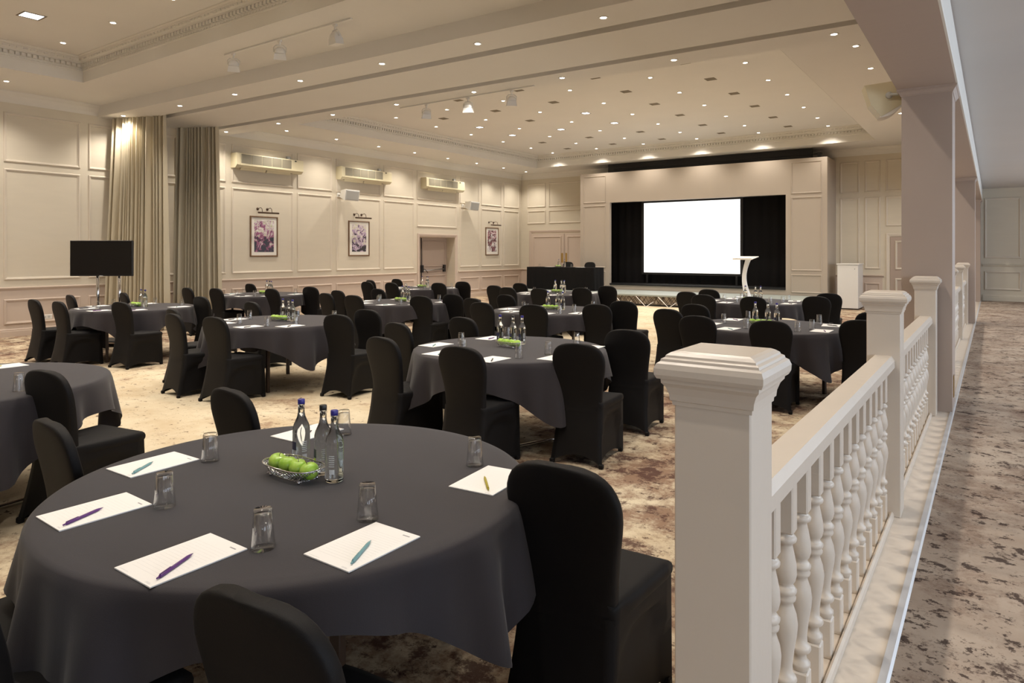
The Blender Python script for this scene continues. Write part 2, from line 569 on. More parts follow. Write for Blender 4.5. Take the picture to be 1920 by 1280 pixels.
# back wall
wb = MB().box(XL - 0.5, XR + 0.3, YB, YB + 0.3, -0.1, ZTOP)
wall_back = struct('wall_back', wb, 'wall', 'beige panelled back wall either side of the stage', 'wall')
for a, b in ((-14.90, -14.06), (-13.92, -11.95)):
    frame(wall_back, 'back', YB, a, b, 3.33, 4.25)
    frame(wall_back, 'back', YB, a, b, 2.69, 3.20)
for a, b in ((-3.72, -3.20), (-3.06, -2.66), (-2.52, -1.35), (-1.2, -0.75)):
    frame(wall_back, 'back', YB, a, b, 3.33, 4.25)
for a, b in ((-3.72, -3.20), (-3.06, -2.66)):
    frame(wall_back, 'back', YB, a, b, 1.11, 3.19)
    frame(wall_back, 'back', YB - 0.005, a, b, 0.23, 0.71, 'dado')
frame(wall_back, 'back', YB, -2.52, -1.35, 2.34, 3.20)
obj('dado', MB().box(-3.83, -2.6, YB - 0.006, YB, 0, 0.90), 'dado', wall_back)
obj('dado', MB().box(XL, -14.78, YB - 0.006, YB, 0, 0.90), 'dado', wall_back)
struct('trim_4', run_back(RAIL, YB, 0.87, -3.83, -2.57), 'dado', 'dado rail behind the white cabinet', 'dado rail')
struct('trim_5', run_back(RAIL, YB, 0.87, XL, -14.80), 'dado', 'stub of dado rail left of the double door', 'dado rail')
struct('baseboard_back', run_back(SKIRT, YB, 0.0, -3.83, -2.57), 'dado', 'skirting behind the white cabinet', 'skirting')
# back wall of the walkway
for a, b in ((-0.19, 0.60), (0.74, 1.64), (1.78, 2.68), (2.82, 3.5)):
    frame(wall_back, 'back', YB, a, b, 1.43, 3.04)
    frame(wall_back, 'back', YB, a, b, 0.59, 1.09)
struct('trim_6', run_back(RAIL, YB, 1.21, -0.23, XR), 'wall', 'dado rail on the end wall of the walkway', 'dado rail')
struct('baseboard_walkway', run_back(SKIRT, YB, ZW, -0.23, XR), 'wall', 'skirting on the end wall of the walkway', 'skirting')

# right wall with tall windows, wall behind the camera
wins = [(-4.4, -2.4), (-1.2, 0.8), (2.0, 4.0), (5.2, 7.2), (8.4, 10.4), (11.6, 13.6), (14.8, 16.8), (18.0, 20.0)]
wr = MB()
ys = [YF] + [v for w in wins for v in w] + [YB]
for i in range(0, len(ys), 2):
    wr.box(XR, XR + 0.3, ys[i], ys[i + 1], -0.1, ZTOP)
for a, b in wins:
    wr.box(XR, XR + 0.3, a, b, -0.1, ZW + 0.7)
    wr.box(XR, XR + 0.3, a, b, 2.9, ZTOP)
struct('wall_right', wr, 'wall', 'outer wall of the walkway with tall windows', 'wall')
for i, (a, b) in enumerate(wins):
    fm = MB()
    z0, z1 = ZW + 0.7, 2.9
    fm.box(XR + .1, XR + .16, a, a + .07, z0, z1).box(XR + .1, XR + .16, b - .07, b, z0, z1)
    fm.box(XR + .1, XR + .16, a, b, z0, z0 + .07).box(XR + .1, XR + .16, a, b, z1 - .07, z1)
    fm.box(XR + .11, XR + .15, (a + b) / 2 - .03, (a + b) / 2 + .03, z0, z1)
    w = struct('window_%d' % (i + 1), fm, 'post', 'tall window in the outer wall of the walkway, %s from the camera end' % ORD[i], 'window')
    obj('pane', MB().box(XR + .125, XR + .131, a + .06, (a + b) / 2 - .03, z0 + .06, z1 - .06), 'window_glass', w)
    obj('pane', MB().box(XR + .125, XR + .131, (a + b) / 2 + .03, b - .06, z0 + .06, z1 - .06), 'window_glass', w)
    day_light('daylight', (XR + 0.45, (a + b) / 2, (z0 + z1) / 2), b - a, z1 - z0, P_DAY)
struct('wall_front', MB().box(XL - 0.5, XR + 0.3, YF - 0.3, YF, -0.1, ZTOP), 'wall', 'wall behind the camera', 'wall')

# ------------------------------------------------------------------ ceilings
BX0, BX1 = XL, -0.66
def skew(x):
    return 0.03 * (x + 6.0)
def bulk(y0, y1, z0, z1):
    vs = []
    for z in (z0, z1):
        for x, y in ((BX0, y0 + skew(BX0)), (BX1, y0 + skew(BX1)), (BX1, y1 + skew(BX1)), (BX0, y1 + skew(BX0))):
            vs.append((x, y, z))
    return MB().add(vs, [(3, 2, 1, 0), (4, 5, 6, 7), (0, 1, 5, 4), (1, 2, 6, 5), (2, 3, 7, 6), (3, 0, 4, 7)])
struct('ceiling_bulkhead', bulk(6.90, 7.55, Z_BULK, ZTOP), 'ceil', 'ceiling bulkhead before the first curtain slot', 'bulkhead')
struct('ceiling_bulkhead_middle', bulk(7.75, 8.95, Z_BULK, ZTOP), 'ceil', 'ceiling bulkhead between the two curtain slots', 'bulkhead')
struct('ceiling_bulkhead_far', bulk(9.15, 9.72, Z_BULK, ZTOP), 'ceil', 'ceiling bulkhead beyond the second curtain slot', 'bulkhead')
struct('ceiling_slot', bulk(7.55, 7.75, Z_BULK + 0.16, ZTOP - 0.1), 'dark_slot', 'curtain track slot nearer the camera', 'track slot')
struct('ceiling_slot_far', bulk(8.95, 9.15, Z_BULK + 0.16, ZTOP - 0.1), 'dark_slot', 'curtain track slot nearer the stage', 'track slot')

def soffit(name, y0, y1, hx0, hx1, hy0, hy1, label, sk0=False, sk1=False):
    mb = MB()
    def piece(xa, xb, ya, yb):
        mb.box(xa, xb, ya, yb, Z_SOF, ZTOP)
    piece(BX0, hx0, y0, y1)
    piece(hx1, BX1, y0, y1)
    piece(hx0, hx1, y0, hy0)
    piece(hx0, hx1, hy1, y1)
    return struct(name, mb, 'ceil', label, 'ceiling')
NH = (-13.30, -2.60, -4.2, 5.56)
FH = (-13.48, -2.60, 10.25, 20.70)
soffit('ceiling_near_soffit', YF, 7.1, *NH, 'lowered border of the near ceiling around its tray')
soffit('ceiling_far_soffit', 9.5, YB, *FH, 'lowered border of the far ceiling around its tray')
struct('ceiling_near_tray', MB().box(NH[0], NH[1], NH[2], NH[3], Z_TRAY, ZTOP), 'ceil', 'raised near ceiling tray', 'ceiling')
struct('ceiling_far_tray', MB().box(FH[0], FH[1], FH[2], FH[3], Z_TRAY, ZTOP), 'ceil', 'raised far ceiling tray dotted with downlights', 'ceiling')
CORN = [(0.004, 0.002), (0.004, 0.185), (0.012, 0.19), (0.016, 0.205), (0.010, 0.212), (0.022, 0.235), (0.022, 0.248), (0.018, 0.250), (0.018, 0.305),
        (0.066, 0.309), (0.070, 0.325), (0.064, 0.330), (0.085, 0.352), (0.108, 0.385), (0.124, 0.392), (0.124, 0.402), (0.136, 0.415), (0.150, 0.420), (0.150, 0.430)]
def cornice(name, hole, label):
    x0, x1, y0, y1 = hole
    rs = []
    for a, z in CORN:
        rs.append([(x0 + a, y0 + a, Z_SOF + z), (x1 - a, y0 + a, Z_SOF + z), (x1 - a, y1 - a, Z_SOF + z), (x0 + a, y1 - a, Z_SOF + z)])
    o = struct(name, MB().rings(rs, smooth=False), 'coving', label, 'cornice')
    den, leaf = MB(), MB()
    def run(mb, step, wd, a0, a1, z0, z1):
        n = int((x1 - x0 - 2 * a0) / step)
        for i in range(n):
            x = x0 + a0 + (i + 0.5) * step
            mb.box(x - wd / 2, x + wd / 2, y1 - a1, y1 - a0, z0, z1)
            mb.box(x - wd / 2, x + wd / 2, y0 + a0, y0 + a1, z0, z1)
        n = int((y1 - y0 - 2 * a0) / step)
        for i in range(n):
            y = y0 + a0 + (i + 0.5) * step
            mb.box(x0 + a0, x0 + a1, y - wd / 2, y + wd / 2, z0, z1)
            mb.box(x1 - a1, x1 - a0, y - wd / 2, y + wd / 2, z0, z1)
    run(den, 0.085, 0.050, 0.018, 0.064, Z_SOF + 0.252, Z_SOF + 0.303)
    run(leaf, 0.10, 0.06, 0.088, 0.112, Z_SOF + 0.352, Z_SOF + 0.378)
    run(leaf, 0.07, 0.04, 0.012, 0.024, Z_SOF + 0.213, Z_SOF + 0.232)
    obj('dentil_band', den, 'coving', o, kind='stuff')
    obj('leaf_band', leaf, 'coving', o, kind='stuff')
cornice('trim_7', NH, 'dentil cornice around the near ceiling tray')
cornice('trim_8', FH, 'dentil cornice around the far ceiling tray')
COVE = [(0.0, 0.0), (0.010, 0.0), (0.014, 0.012), (0.030, 0.06), (0.075, 0.14), (0.13, 0.19), (0.135, 0.21), (0.0, 0.21)]
struct('trim_9', run_left(COVE, XL, 4.42, YF, 6.95 + skew(XL)), 'coving', 'cove along the top of the near left wall', 'coving')
struct('trim_10', run_left(COVE, XL, 4.42, 9.7 + skew(XL), YB), 'coving', 'cove along the top of the far left wall', 'coving')
struct('trim_11', run_back(COVE, YB, 4.42, XL, BX1), 'coving', 'cove along the top of the back wall', 'coving')

# downstand beam over the balustrade, walkway ceiling
struct('ceiling_beam', MB().box(-0.66, -0.245, YF, YB, 2.965, ZTOP), 'paint_pink', 'pinkish painted beam over the balustrade', 'beam')
struct('trim_12', MB().prism([(-0.245, 2.965), (-0.232, 2.965), (-0.228, 2.98), (-0.232, 3.0), (-0.232, 3.27), (-0.245, 3.27)], YF, YB), 'coving', 'pale edging on the walkway side of the beam', 'edging')
struct('ceiling_walkway', MB().box(-0.245, XR, YF, YB, 3.29, ZTOP), 'walk_ceil', 'plain grey ceiling of the walkway', 'ceiling')

# columns
def column(y0, y1, label):
    o = thing('column', label, 'column', (-0.45, (y0 + y1) / 2, ZW), 0, 'square columns on the balustrade line')
    o['kind'] = 'structure'
    h = (y1 - y0) / 2
    obj('shaft', MB().box(-0.18, 0.18, -h, h, 0, 2.965 - ZW), 'paint_pink', o)
    cap = MB()
    zt = 2.965 - ZW
    rs = []
    for a, z in ((0.0, -0.060), (0.006, -0.058), (0.010, -0.045), (0.022, -0.030), (0.024, -0.022), (0.032, -0.018), (0.034, 0.0)):
        rs.append([(-0.18 - a, -h - a, zt + z), (0.18 + a, -h - a, zt + z), (0.18 + a, h + a, zt + z), (-0.18 - a, h + a, zt + z)])
    cap.rings(rs, smooth=False)
    obj('capital', cap, 'paint_pink', o)
    return o
col1 = column(6.58, 7.06, 'nearer square pinkish column rising from the balustrade')
obj('socket_plate', MB().bbox(0.180, 0.186, -0.10, -0.02, 0.10, 0.28, 0.002), 'brass', col1, label='small brass plate low on the column')
column(15.0, 15.48, 'farther square column beyond the tall near one')
column(21.6, 22.2, 'square half column against the end wall')

# ------------------------------------------------------------------ balustrade
NEWEL_W = 0.15
NX = -0.445
def newel_meshes():
    h = NEWEL_W / 2
    sh = MB().bbox(-h, h, -h, h, 0, 1.012, 0.003)
    cap = MB()
    rs = []
    for a, z in ((0.0, 1.000), (0.004, 1.000), (0.005, 1.008), (0.010, 1.010), (0.012, 1.022), (0.020, 1.037), (0.030, 1.045), (0.031, 1.053),
                 (0.040, 1.054), (0.046, 1.062), (0.047, 1.074), (0.041, 1.084), (0.032, 1.088), (0.030, 1.093), (0.021, 1.096), (0.019, 1.100),
                 (0.008, 1.105), (-0.003, 1.108)):
        w = h + a * 0.66
        rs.append([(-w, -w, z), (w, -w, z), (w, w, z), (-w, w, z)])
    cap.rings(rs, smooth=False, cap1=True, cap0=True)
    return sh.mesh('shaft'), cap.mesh('cap')
NSH, NCAP = newel_meshes()
newels = [1.30, 3.83, 6.37, 7.12, 9.60, 12.15, 14.75]
nl = ['nearest square newel post with a wide moulded cap in the foreground', 'second newel post along the balustrade, with moulded cap',
      'newel post standing against the near column', 'newel post right behind the near column',
      'first newel post beyond the near column', 'newel post midway between the two columns', 'newel post standing against the farther column']
for y, lb in zip(newels, nl):
    t = thing('newel_post', lb, 'newel post', (NX, y + NEWEL_W / 2, ZW), 0, 'newel posts of the balustrade')
    obj('shaft', NSH, 'post', t)
    obj('cap', NCAP, 'post', t)
def baluster_mesh():
    mb = MB()
    q = 0.0245
    H = 0.735
    mb.bbox(-q, q, -q, q, 0.0, 0.125, 0.004)
    mb.bbox(-q, q, -q, q, H - 0.165, H, 0.004)
    pr = [(0.016, 0.120), (0.020, 0.130), (0.024, 0.140), (0.024, 0.147), (0.017, 0.152), (0.014, 0.165), (0.015, 0.172), (0.023, 0.178), (0.026, 0.187),
          (0.023, 0.195), (0.017, 0.200), (0.016, 0.225), (0.020, 0.265), (0.026, 0.305), (0.028, 0.330), (0.025, 0.355), (0.018, 0.378), (0.017, 0.386),
          (0.022, 0.392), (0.024, 0.400), (0.020, 0.406), (0.024, 0.412), (0.026, 0.420), (0.020, 0.428), (0.016, 0.434), (0.022, 0.444), (0.026, 0.462),
          (0.025, 0.485), (0.020, 0.515), (0.016, 0.535), (0.017, 0.541), (0.024, 0.546), (0.026, 0.554), (0.022, 0.561), (0.016, 0.566), (0.018, 0.575)]
    mb.lathe([(a * 1.12, b) for a, b in pr], 14)
    return mb.mesh('baluster')
BAL = baluster_mesh()
HR = [(-0.052, 1.035), (-0.052, 1.070), (-0.036, 1.092), (0.036, 1.092), (0.050, 1.070), (0.050, 1.035)]
bays = [(-1.08, 1.30, 'run of turned balusters and handrail left of the nearest newel post, toward the camera', 14),
        (1.45, 3.83, 'nearest row of white turned balusters under a handrail', 14),
        (3.98, 6.37, 'second row of white balusters, ending at the near column', 14),
        (7.27, 9.60, 'row of balusters just beyond the near column', 14), (9.75, 12.15, 'second row of balusters beyond the near column', 14),
        (12.30, 14.75, 'row of balusters ending at the farther column', 14)]
for y0, y1, lb, n in bays[1:]:
    t = thing('balustrade', lb, 'balustrade', (NX, y0, ZW), 0, 'balustrade runs')
    obj('handrail', MB().prism([(a, b - ZW) for a, b in HR], 0, y1 - y0), 'post', t)
    obj('bottom_rail', MB().bbox(-0.045, 0.022, 0, y1 - y0, 0.0, 0.006, 0.002), 'post', t)
    st = (y1 - y0) / n
    for i in range(n):
        obj('baluster', BAL, 'post', t, (0, st * (i + 0.5), 0.004))

# ------------------------------------------------------------------ stage
SY = 20.9
sf = MB()
sf.box(-11.80, -10.66, SY, SY + 0.12, 0, 4.30)
sf.box(-4.95, -3.83, SY, SY + 0.12, 0, 4.30)
sf.box(-10.66, -4.95, SY, SY + 0.12, 3.28, 4.30)
sf.box(-10.66, -4.95, SY, SY + 0.12, 0, 0.49)
sf.box(-3.95, -3.83, SY + 0.12, YB, 0, 4.30)
sf.box(-11.80, -11.68, SY + 0.12, YB, 0, 4.30)
wall_stage = struct('wall_stage', sf, 'stage_paint', 'plain beige proscenium wall around the stage opening', 'wall')
for a, b in ((-11.68, -10.81), (-4.80, -3.97)):
    for z0, z1 in ((3.29, 4.21), (1.06, 3.19), (0.42, 0.95)):
        frame(wall_stage, 'back', SY, a, b, z0, z1, 'stage_paint', 0.7)
struct('floor_stage', MB().box(-11.68, -3.95, SY + 0.12, YB, 0.49, 0.54).box(-10.655, -4.955, SY - 0.03, SY + 0.12, 0.491, 0.54), 'black', 'black stage floor with its dark front edge', 'floor')
struct('ceiling_stage', MB().box(-11.68, -3.95, SY + 0.12, YB, 3.32, 3.40), 'black', 'black underside above the stage opening', 'ceiling')
struct('shadow_board', MB().box(-10.9, -4.3, SY + 0.35, SY + 0.45, 4.28, 4.62), 'black', 'black board standing in for the shadow in the gap above the proscenium', 'shadow board')  # black board put in to paint the shadow of this gap
rod = obj('curtain_rod', MB().tube([(-10.6, SY + .2, 4.42), (-4.0, SY + .2, 4.42)], 0.012), 'dark_iron')
tag(rod, 'thin dark rod in the gap above the stage wall', 'rod')
obj('bracket', MB().box(-4.12, -4.02, SY + .16, SY + .24, 4.30, 4.46), 'dark_iron', rod)

def drape(name, x0, x1, y, z0, z1, amp, folds, seed, label, group):
    rr = random.Random(seed)
    ph = [rr.uniform(0, 6) for _ in range(4)]
    mb = MB()
    n, k = int(folds * 8), 10
    for side in (0, 1):
        vs, fs = [], []
        for j in range(k + 1):
            z = z0 + (z1 - z0) * j / k
            for i in range(n + 1):
                s = i / n
                w = amp * (math.sin(2 * PI * folds * s + ph[0] + 0.5 * math.sin(3 * s + j * 0.2)) + 0.4 * math.sin(2 * PI * folds * 0.43 * s + ph[1] + j * .1))
                vs.append((x0 + (x1 - x0) * s, y + w + side * 0.006, z))
        for j in range(k):
            for i in range(n):
                a = j * (n + 1) + i
                fs.append((a, a + 1, a + n + 2, a + n + 1))
        mb.add(vs, fs, True)
    o = obj(name, mb, 'black_drape')
    return tag(o, label, 'drape', group)
drape('stage_drape', -11.0, -9.70, 21.55, 0.545, 3.31, 0.010, 5, 1, 'black stage drape left of the projection screen', 'black stage drapes')
drape('stage_drape', -6.42, -4.2, 21.55, 0.545, 3.31, 0.010, 8, 2, 'black stage drape right of the projection screen', 'black stage drapes')
drape('stage_drape', -9.85, -6.3, 21.62, 0.545, 0.98, 0.02, 12, 3, 'low black skirt drape below the projection screen', 'black stage drapes')
scr = thing('projection_screen', 'large white projection screen in a black frame on the stage', 'screen', (-8.055, 21.5, 0.545))
obj('canvas', MB().box(-1.615, 1.615, -0.012, 0, 0.37, 2.705), 'screen', scr, label='blank bright white projection surface')
fb = MB()
obj('frame_side', MB().box(-1.70, -1.615, -0.02, 0.02, 0.30, 2.76), 'black', scr)
obj('frame_side', MB().box(1.615, 1.70, -0.02, 0.02, 0.30, 2.76), 'black', scr)
obj('frame_rail', MB().box(-1.615, 1.615, -0.02, 0.02, 0.30, 0.37), 'black', scr)
obj('frame_rail', MB().box(-1.615, 1.615, -0.02, 0.02, 2.705, 2.76), 'black', scr)
for x in (-1.5, 1.5):
    obj('leg', MB().box(x - .03, x + .03, -0.02, 0.02, 0, 0.30), 'black', scr)

# low platform in front of the stage
PX0, PX1, PY0, PZ = -14.0, -3.85, 18.78, 0.34
pf = thing('stage_platform', 'low platform with pale top and lattice front before the stage', 'platform', ((PX0 + PX1) / 2, PY0, 0))
pw = (PX1 - PX0) / 2
obj('top', MB().bbox(-pw, pw, 0, SY - PY0 - .032, PZ - 0.05, PZ, 0.004), 'platform_top', pf)
obj('front_panel', MB().box(-pw + .02, pw - .02, 0.12, 0.14, 0.04, PZ - 0.05), 'stage_paint', pf)
obj('end_panel', MB().box(-pw + .02, -pw + .05, 0.14, SY - PY0 - .02, 0.0, PZ - 0.05), 'stage_paint', pf)
obj('end_panel', MB().box(pw - .05, pw - .02, 0.14, SY - PY0 - .02, 0.0, PZ - 0.05), 'stage_paint', pf)
obj('plinth', MB().box(-pw + .03, pw - .03, 0.10, 0.118, 0, 0.05), 'black', pf)
lat = MB()
rr = random.Random(5)
x = -pw + 0.1
while x < pw - 0.25:
    for sgn in (-1, 1):
        dx = sgn * rr.uniform(0.10, 0.26)
        xa = x + rr.uniform(-.03, .03)
        if -pw + .03 < xa + dx < pw - .03:
            lat.tube([(xa, 0.10, 0.05), (xa + dx, 0.10, PZ - 0.052)], 0.0055, 5)
    x += 0.085
obj('lattice', lat, 'wood_dark', pf, kind='stuff')
for k in range(14):
    x = -pw + 0.4 + k * 0.70
    obj('strut', MB().tube([(x, -0.02, 0.285), (x + 0.44, -0.30, 0.008)], 0.010, 6), 'white_plastic', pf)
    obj('strut', MB().tube([(x + 0.44, -0.30, 0.008), (x + 0.56, -0.02, 0.14)], 0.008, 6), 'white_plastic', pf)

# head table on the platform
HX0, HX1, HY0, HY1 = -13.08, -10.50, 19.45, 20.15
ht = thing('head_table', 'long table behind a black drape on the platform left of stage', 'table', ((HX0 + HX1) / 2, (HY0 + HY1) / 2, PZ))
hw, hd = (HX1 - HX0) / 2, (HY1 - HY0) / 2
obj('tabletop', MB().bbox(-hw + .01, hw - .01, -hd + .01, hd - .01, 0.715, 0.745, 0.004), 'wood_dark', ht)
for sx in (-1, 1):
    for sy in (-1, 1):
        obj('leg', MB().box(sx * (hw - .1) - .02, sx * (hw - .1) + .02, sy * (hd - .1) - .02, sy * (hd - .1) + .02, 0, 0.715), 'steel', ht)
dr = MB()
rs = []
NP = 160
for q, (z, fl) in enumerate(((0.752, 0.0), (0.742, 0.006), (0.5, 0.012), (0.25, 0.02), (0.012, 0.028))):
    ring = []
    per = 4 * (hw + hd)
    for i in range(NP):
        t = per * i / NP
        if t < 2 * hw: p, nrm = (-hw + t, -hd), (0, -1)
        elif t < 2 * hw + 2 * hd: p, nrm = (hw, -hd + t - 2 * hw), (1, 0)
        elif t < 4 * hw + 2 * hd: p, nrm = (hw - (t - 2 * hw - 2 * hd), hd), (0, 1)
        else: p, nrm = (-hw, hd - (t - 4 * hw - 2 * hd)), (-1, 0)
        wv = fl * (0.6 + 0.4 * math.sin(i * 1.1))
        ring.append((p[0] + nrm[0] * wv, p[1] + nrm[1] * wv, z))
    rs.append(ring)
dr.rings(rs, True, cap0=True)
hc = obj('table_drape', dr, 'black_drape', None, ((HX0 + HX1) / 2, (HY0 + HY1) / 2, PZ))
tag(hc, 'black box drape covering the head table', 'tablecloth')

# lectern
lc = thing('lectern', 'slim white curved lectern with a slanted top before the screen', 'lectern', (-5.62, 19.25, PZ), -0.25)
obj('base', MB().bbox(-0.24, 0.24, -0.20, 0.20, 0, 0.02, 0.004), 'white_gloss', lc)
rs = []
for k in range(17):
    s = k / 16
    z = 0.02 + 1.04 * s
    xc = 0.07 - 0.13 * math.sin(PI * s * 0.95) + 0.03 * s
    w = 0.155 - 0.085 * math.sin(PI * (0.12 + 0.62 * s)) 
    rs.append([(xc - w * .8, -0.02, z), (xc + w * .8, -0.02, z), (xc + w * .8, 0.02, z), (xc - w * .8, 0.02, z)])
obj('column', MB().rings(rs, smooth=False, cap0=True, cap1=True), 'white_gloss', lc)
obj('desk', MB().bbox(-0.29, 0.29, -0.19, 0.19, 1.085, 1.105, 0.004, Matrix.Translation((0, 0, 1.095)) @ Matrix.Rotation(0.20, 4, 'X') @ Matrix.Translation((0, 0, -1.095))), 'white_plastic', lc)
obj('lip', MB().bbox(-0.29, 0.29, -0.20, -0.185, 1.045, 1.09, 0.003), 'white_plastic', lc)

# white cabinet right of the stage
cb = thing('cabinet', 'plain white upright cabinet beside the stage wall', 'cabinet', (-3.31, 21.35, 0))
obj('body', MB().bbox(-0.265, 0.265, -0.42, 0.42, 0.03, 1.245, 0.004), 'white_plastic', cb)
obj('door', MB().bbox(-0.262, 0.262, -0.438, -0.421, 0.035, 1.24, 0.003), 'white_plastic', cb)
obj('top', MB().bbox(-0.285, 0.285, -0.45, 0.44, 1.246, 1.275, 0.004), 'white_plastic', cb)
obj('plinth', MB().box(-0.25, 0.25, -0.40, 0.40, 0, 0.03), 'black', cb)
obj('lock', MB().lathe([(0.010, 0), (0.010, 0.006), (0.005, 0.008)], 10, M=Matrix.Translation((0.18, -0.438, 1.13)) @ Matrix.Rotation(PI / 2, 4, 'X')), 'dark_iron', cb)

# ------------------------------------------------------------------ doors
d1 = struct('door_1', MB().box(XL - 0.42, XL - 0.38, DY0, DY1, 0, DZ), 'paint_pink', 'recessed pair of panelled fire doors in the left wall', 'door')
for a, b in ((16.42, 16.78), (16.90, 18.08)):
    for z0, z1 in ((0.20, 0.82), (1.10, 1.98)):
        frame(d1, 'left', XL - 0.38, a, b, z0, z1, 'paint_pink')
obj('door_rod', MB().tube([(XL - .345, 16.83, 0.02), (XL - .345, 16.83, 2.07)], 0.014, 8), 'dark_iron', d1, label='vertical black bolt rod')
for y in (16.86, 17.98):
    obj('latch_box', MB().bbox(XL - .38, XL - .31, y - .05, y + .05, 0.92, 1.16, 0.006), 'dark_iron', d1)
obj('push_bar', MB().tube([(XL - .325, 16.88, 0.97), (XL - .325, 17.98, 1.02)], 0.016, 8), 'steel', d1)
obj('door_lever', MB().tube([(XL - .32, 16.90, 1.03), (XL - .26, 16.92, 1.02), (XL - .25, 17.04, 0.90)], 0.012, 6), 'dark_iron', d1)
arch = MB()
AP = [(0.0, 0.0), (0.0, 0.028), (0.02, 0.034), (0.05, 0.030), (0.085, 0.020), (0.10, 0.012), (0.11, 0.0)]
def architrave(side, plane, u0, u1, ztop):
    rs = []
    for o_, t in AP:
        o2 = 0.11 - o_
        pts = [(u0 - o2, 0.0, t), (u0 - o2, ztop + o2, t), (u1 + o2, ztop + o2, t), (u1 + o2, 0.0, t)]
        rs.append(pts)
    mb = MB()
    n = 4
    vs = [p for r in rs for p in r]
    fs = []
    for j in range(len(rs) - 1):
        for i in range(n - 1):
            fs.append((j * n + i, j * n + i + 1, (j + 1) * n + i + 1, (j + 1) * n + i))
    mb.add(vs, fs)
    me = mb.mesh('architrave')
    me.transform(M_LEFT if side == 'left' else M_BACK)
    if side == 'left':
        me.transform(Matrix.Translation((plane, 0, 0)))
    else:
        me.transform(Matrix.Translation((0, plane, 0)))
    return me
obj('architrave', architrave('left', XL, DY0, DY1, DZ), 'dado', d1)

d2 = struct('door_2', MB().box(-14.70, -11.80, YB - 0.05, YB, 0.0, 2.30), 'dado', 'pair of plain panelled doors in the back wall left of stage', 'door')
frame(d2, 'back', YB - .05, -14.60, -13.33, 0.50, 2.20, 'dado')
frame(d2, 'back', YB - .05, -13.07, -11.85, 0.50, 2.20, 'dado')
obj('meeting_stile', MB().box(-13.225, -13.175, YB - .058, YB - .05, 0, 2.29), 'paint_pink', d2)
obj('pull_plate', MB().bbox(-13.35, -13.25, YB - .058, YB - .05, 1.20, 1.56, 0.002), 'brass', d2, label='brass pull plate')
obj('pull_plate', MB().bbox(-13.15, -13.05, YB - .058, YB - .05, 1.20, 1.56, 0.002), 'brass', d2, label='brass pull plate')
obj('architrave', architrave('back', YB, -14.70, -11.80, 2.33), 'dado', d2)

d3 = struct('door_3', MB().box(-2.40, -1.45, YB - 0.03, YB, 0.0, 2.03), 'paint_pink', 'panelled door at the right of the back wall, partly behind the column', 'door')
frame(d3, 'back', YB - .03, -2.28, -1.58, 1.10, 1.92, 'mould')
frame(d3, 'back', YB - .03, -2.28, -1.58, 0.2, 0.85, 'mould')
obj('architrave', architrave('back', YB, -2.40, -1.45, 2.03), 'mould', d3)

# ------------------------------------------------------------------ curtains
def curtain(p0, p1, q0, q1, ztop, folds, seed, label):
    """gathered curtain: line p0-p1 at the rail, q0-q1 at the hem"""
    r2 = random.Random(seed)
    n, k = folds * 10, 24
    ph = [r2.uniform(-.9, .9) for _ in range(folds + 2)]
    am = [r2.uniform(.6, 1.3) for _ in range(folds + 2)]
    vs = []
    for side in (0, 1):
        for j in range(k + 1):
            t = j / k
            for i in range(n + 1):
                s = i / n
                f = (s + 0.035 * math.sin(9.1 * s + seed) + 0.02 * math.sin(23 * s + 2 * seed)) * folds
                f = min(max(f, 0.0), folds)
                c = int(f)
                a = am[c] * (1 - (f - c)) + am[c + 1] * (f - c)
                p_ = ph[c] * (1 - (f - c)) + ph[c + 1] * (f - c)
                wv = a * math.sin(2 * PI * f + p_ * (1.2 - t) + 0.6 * math.sin(2.1 * t + c)) * (0.045 + 0.035 * (1 - t))
                x0 = p0[0] * t + q0[0] * (1 - t); y0 = p0[1] * t + q0[1] * (1 - t)
                x1 = p1[0] * t + q1[0] * (1 - t); y1 = p1[1] * t + q1[1] * (1 - t)
                dx, dy = x1 - x0, y1 - y0
                L = math.hypot(dx, dy)
                nx, ny = dy / L, -dx / L
                vs.append((x0 + dx * s + nx * (wv - side * .005), y0 + dy * s + ny * (wv - side * .005), 0.015 + (ztop - 0.015) * t))
    fs = []
    st = (k + 1) * (n + 1)
    for side in (0, 1):
        for j in range(k):
            for i in range(n):
                a = side * st + j * (n + 1) + i
                fs.append((a, a + 1, a + n + 2, a + n + 1))
    o = obj('curtain', MB().add(vs, fs, True), 'curtain')
    return tag(o, label, 'curtain', 'room divider curtains')
curtain((-15.04, 6.88), (-13.88, 7.36), (-15.02, 6.70), (-13.82, 7.40), 4.44, 15, 3, 'brightly lit linen curtain gathered behind the television')
curtain((-15.02, 8.22), (-14.18, 8.70), (-15.02, 8.14), (-14.05, 8.72), 4.44, 11, 9, 'darker linen curtain gathered by the first picture')

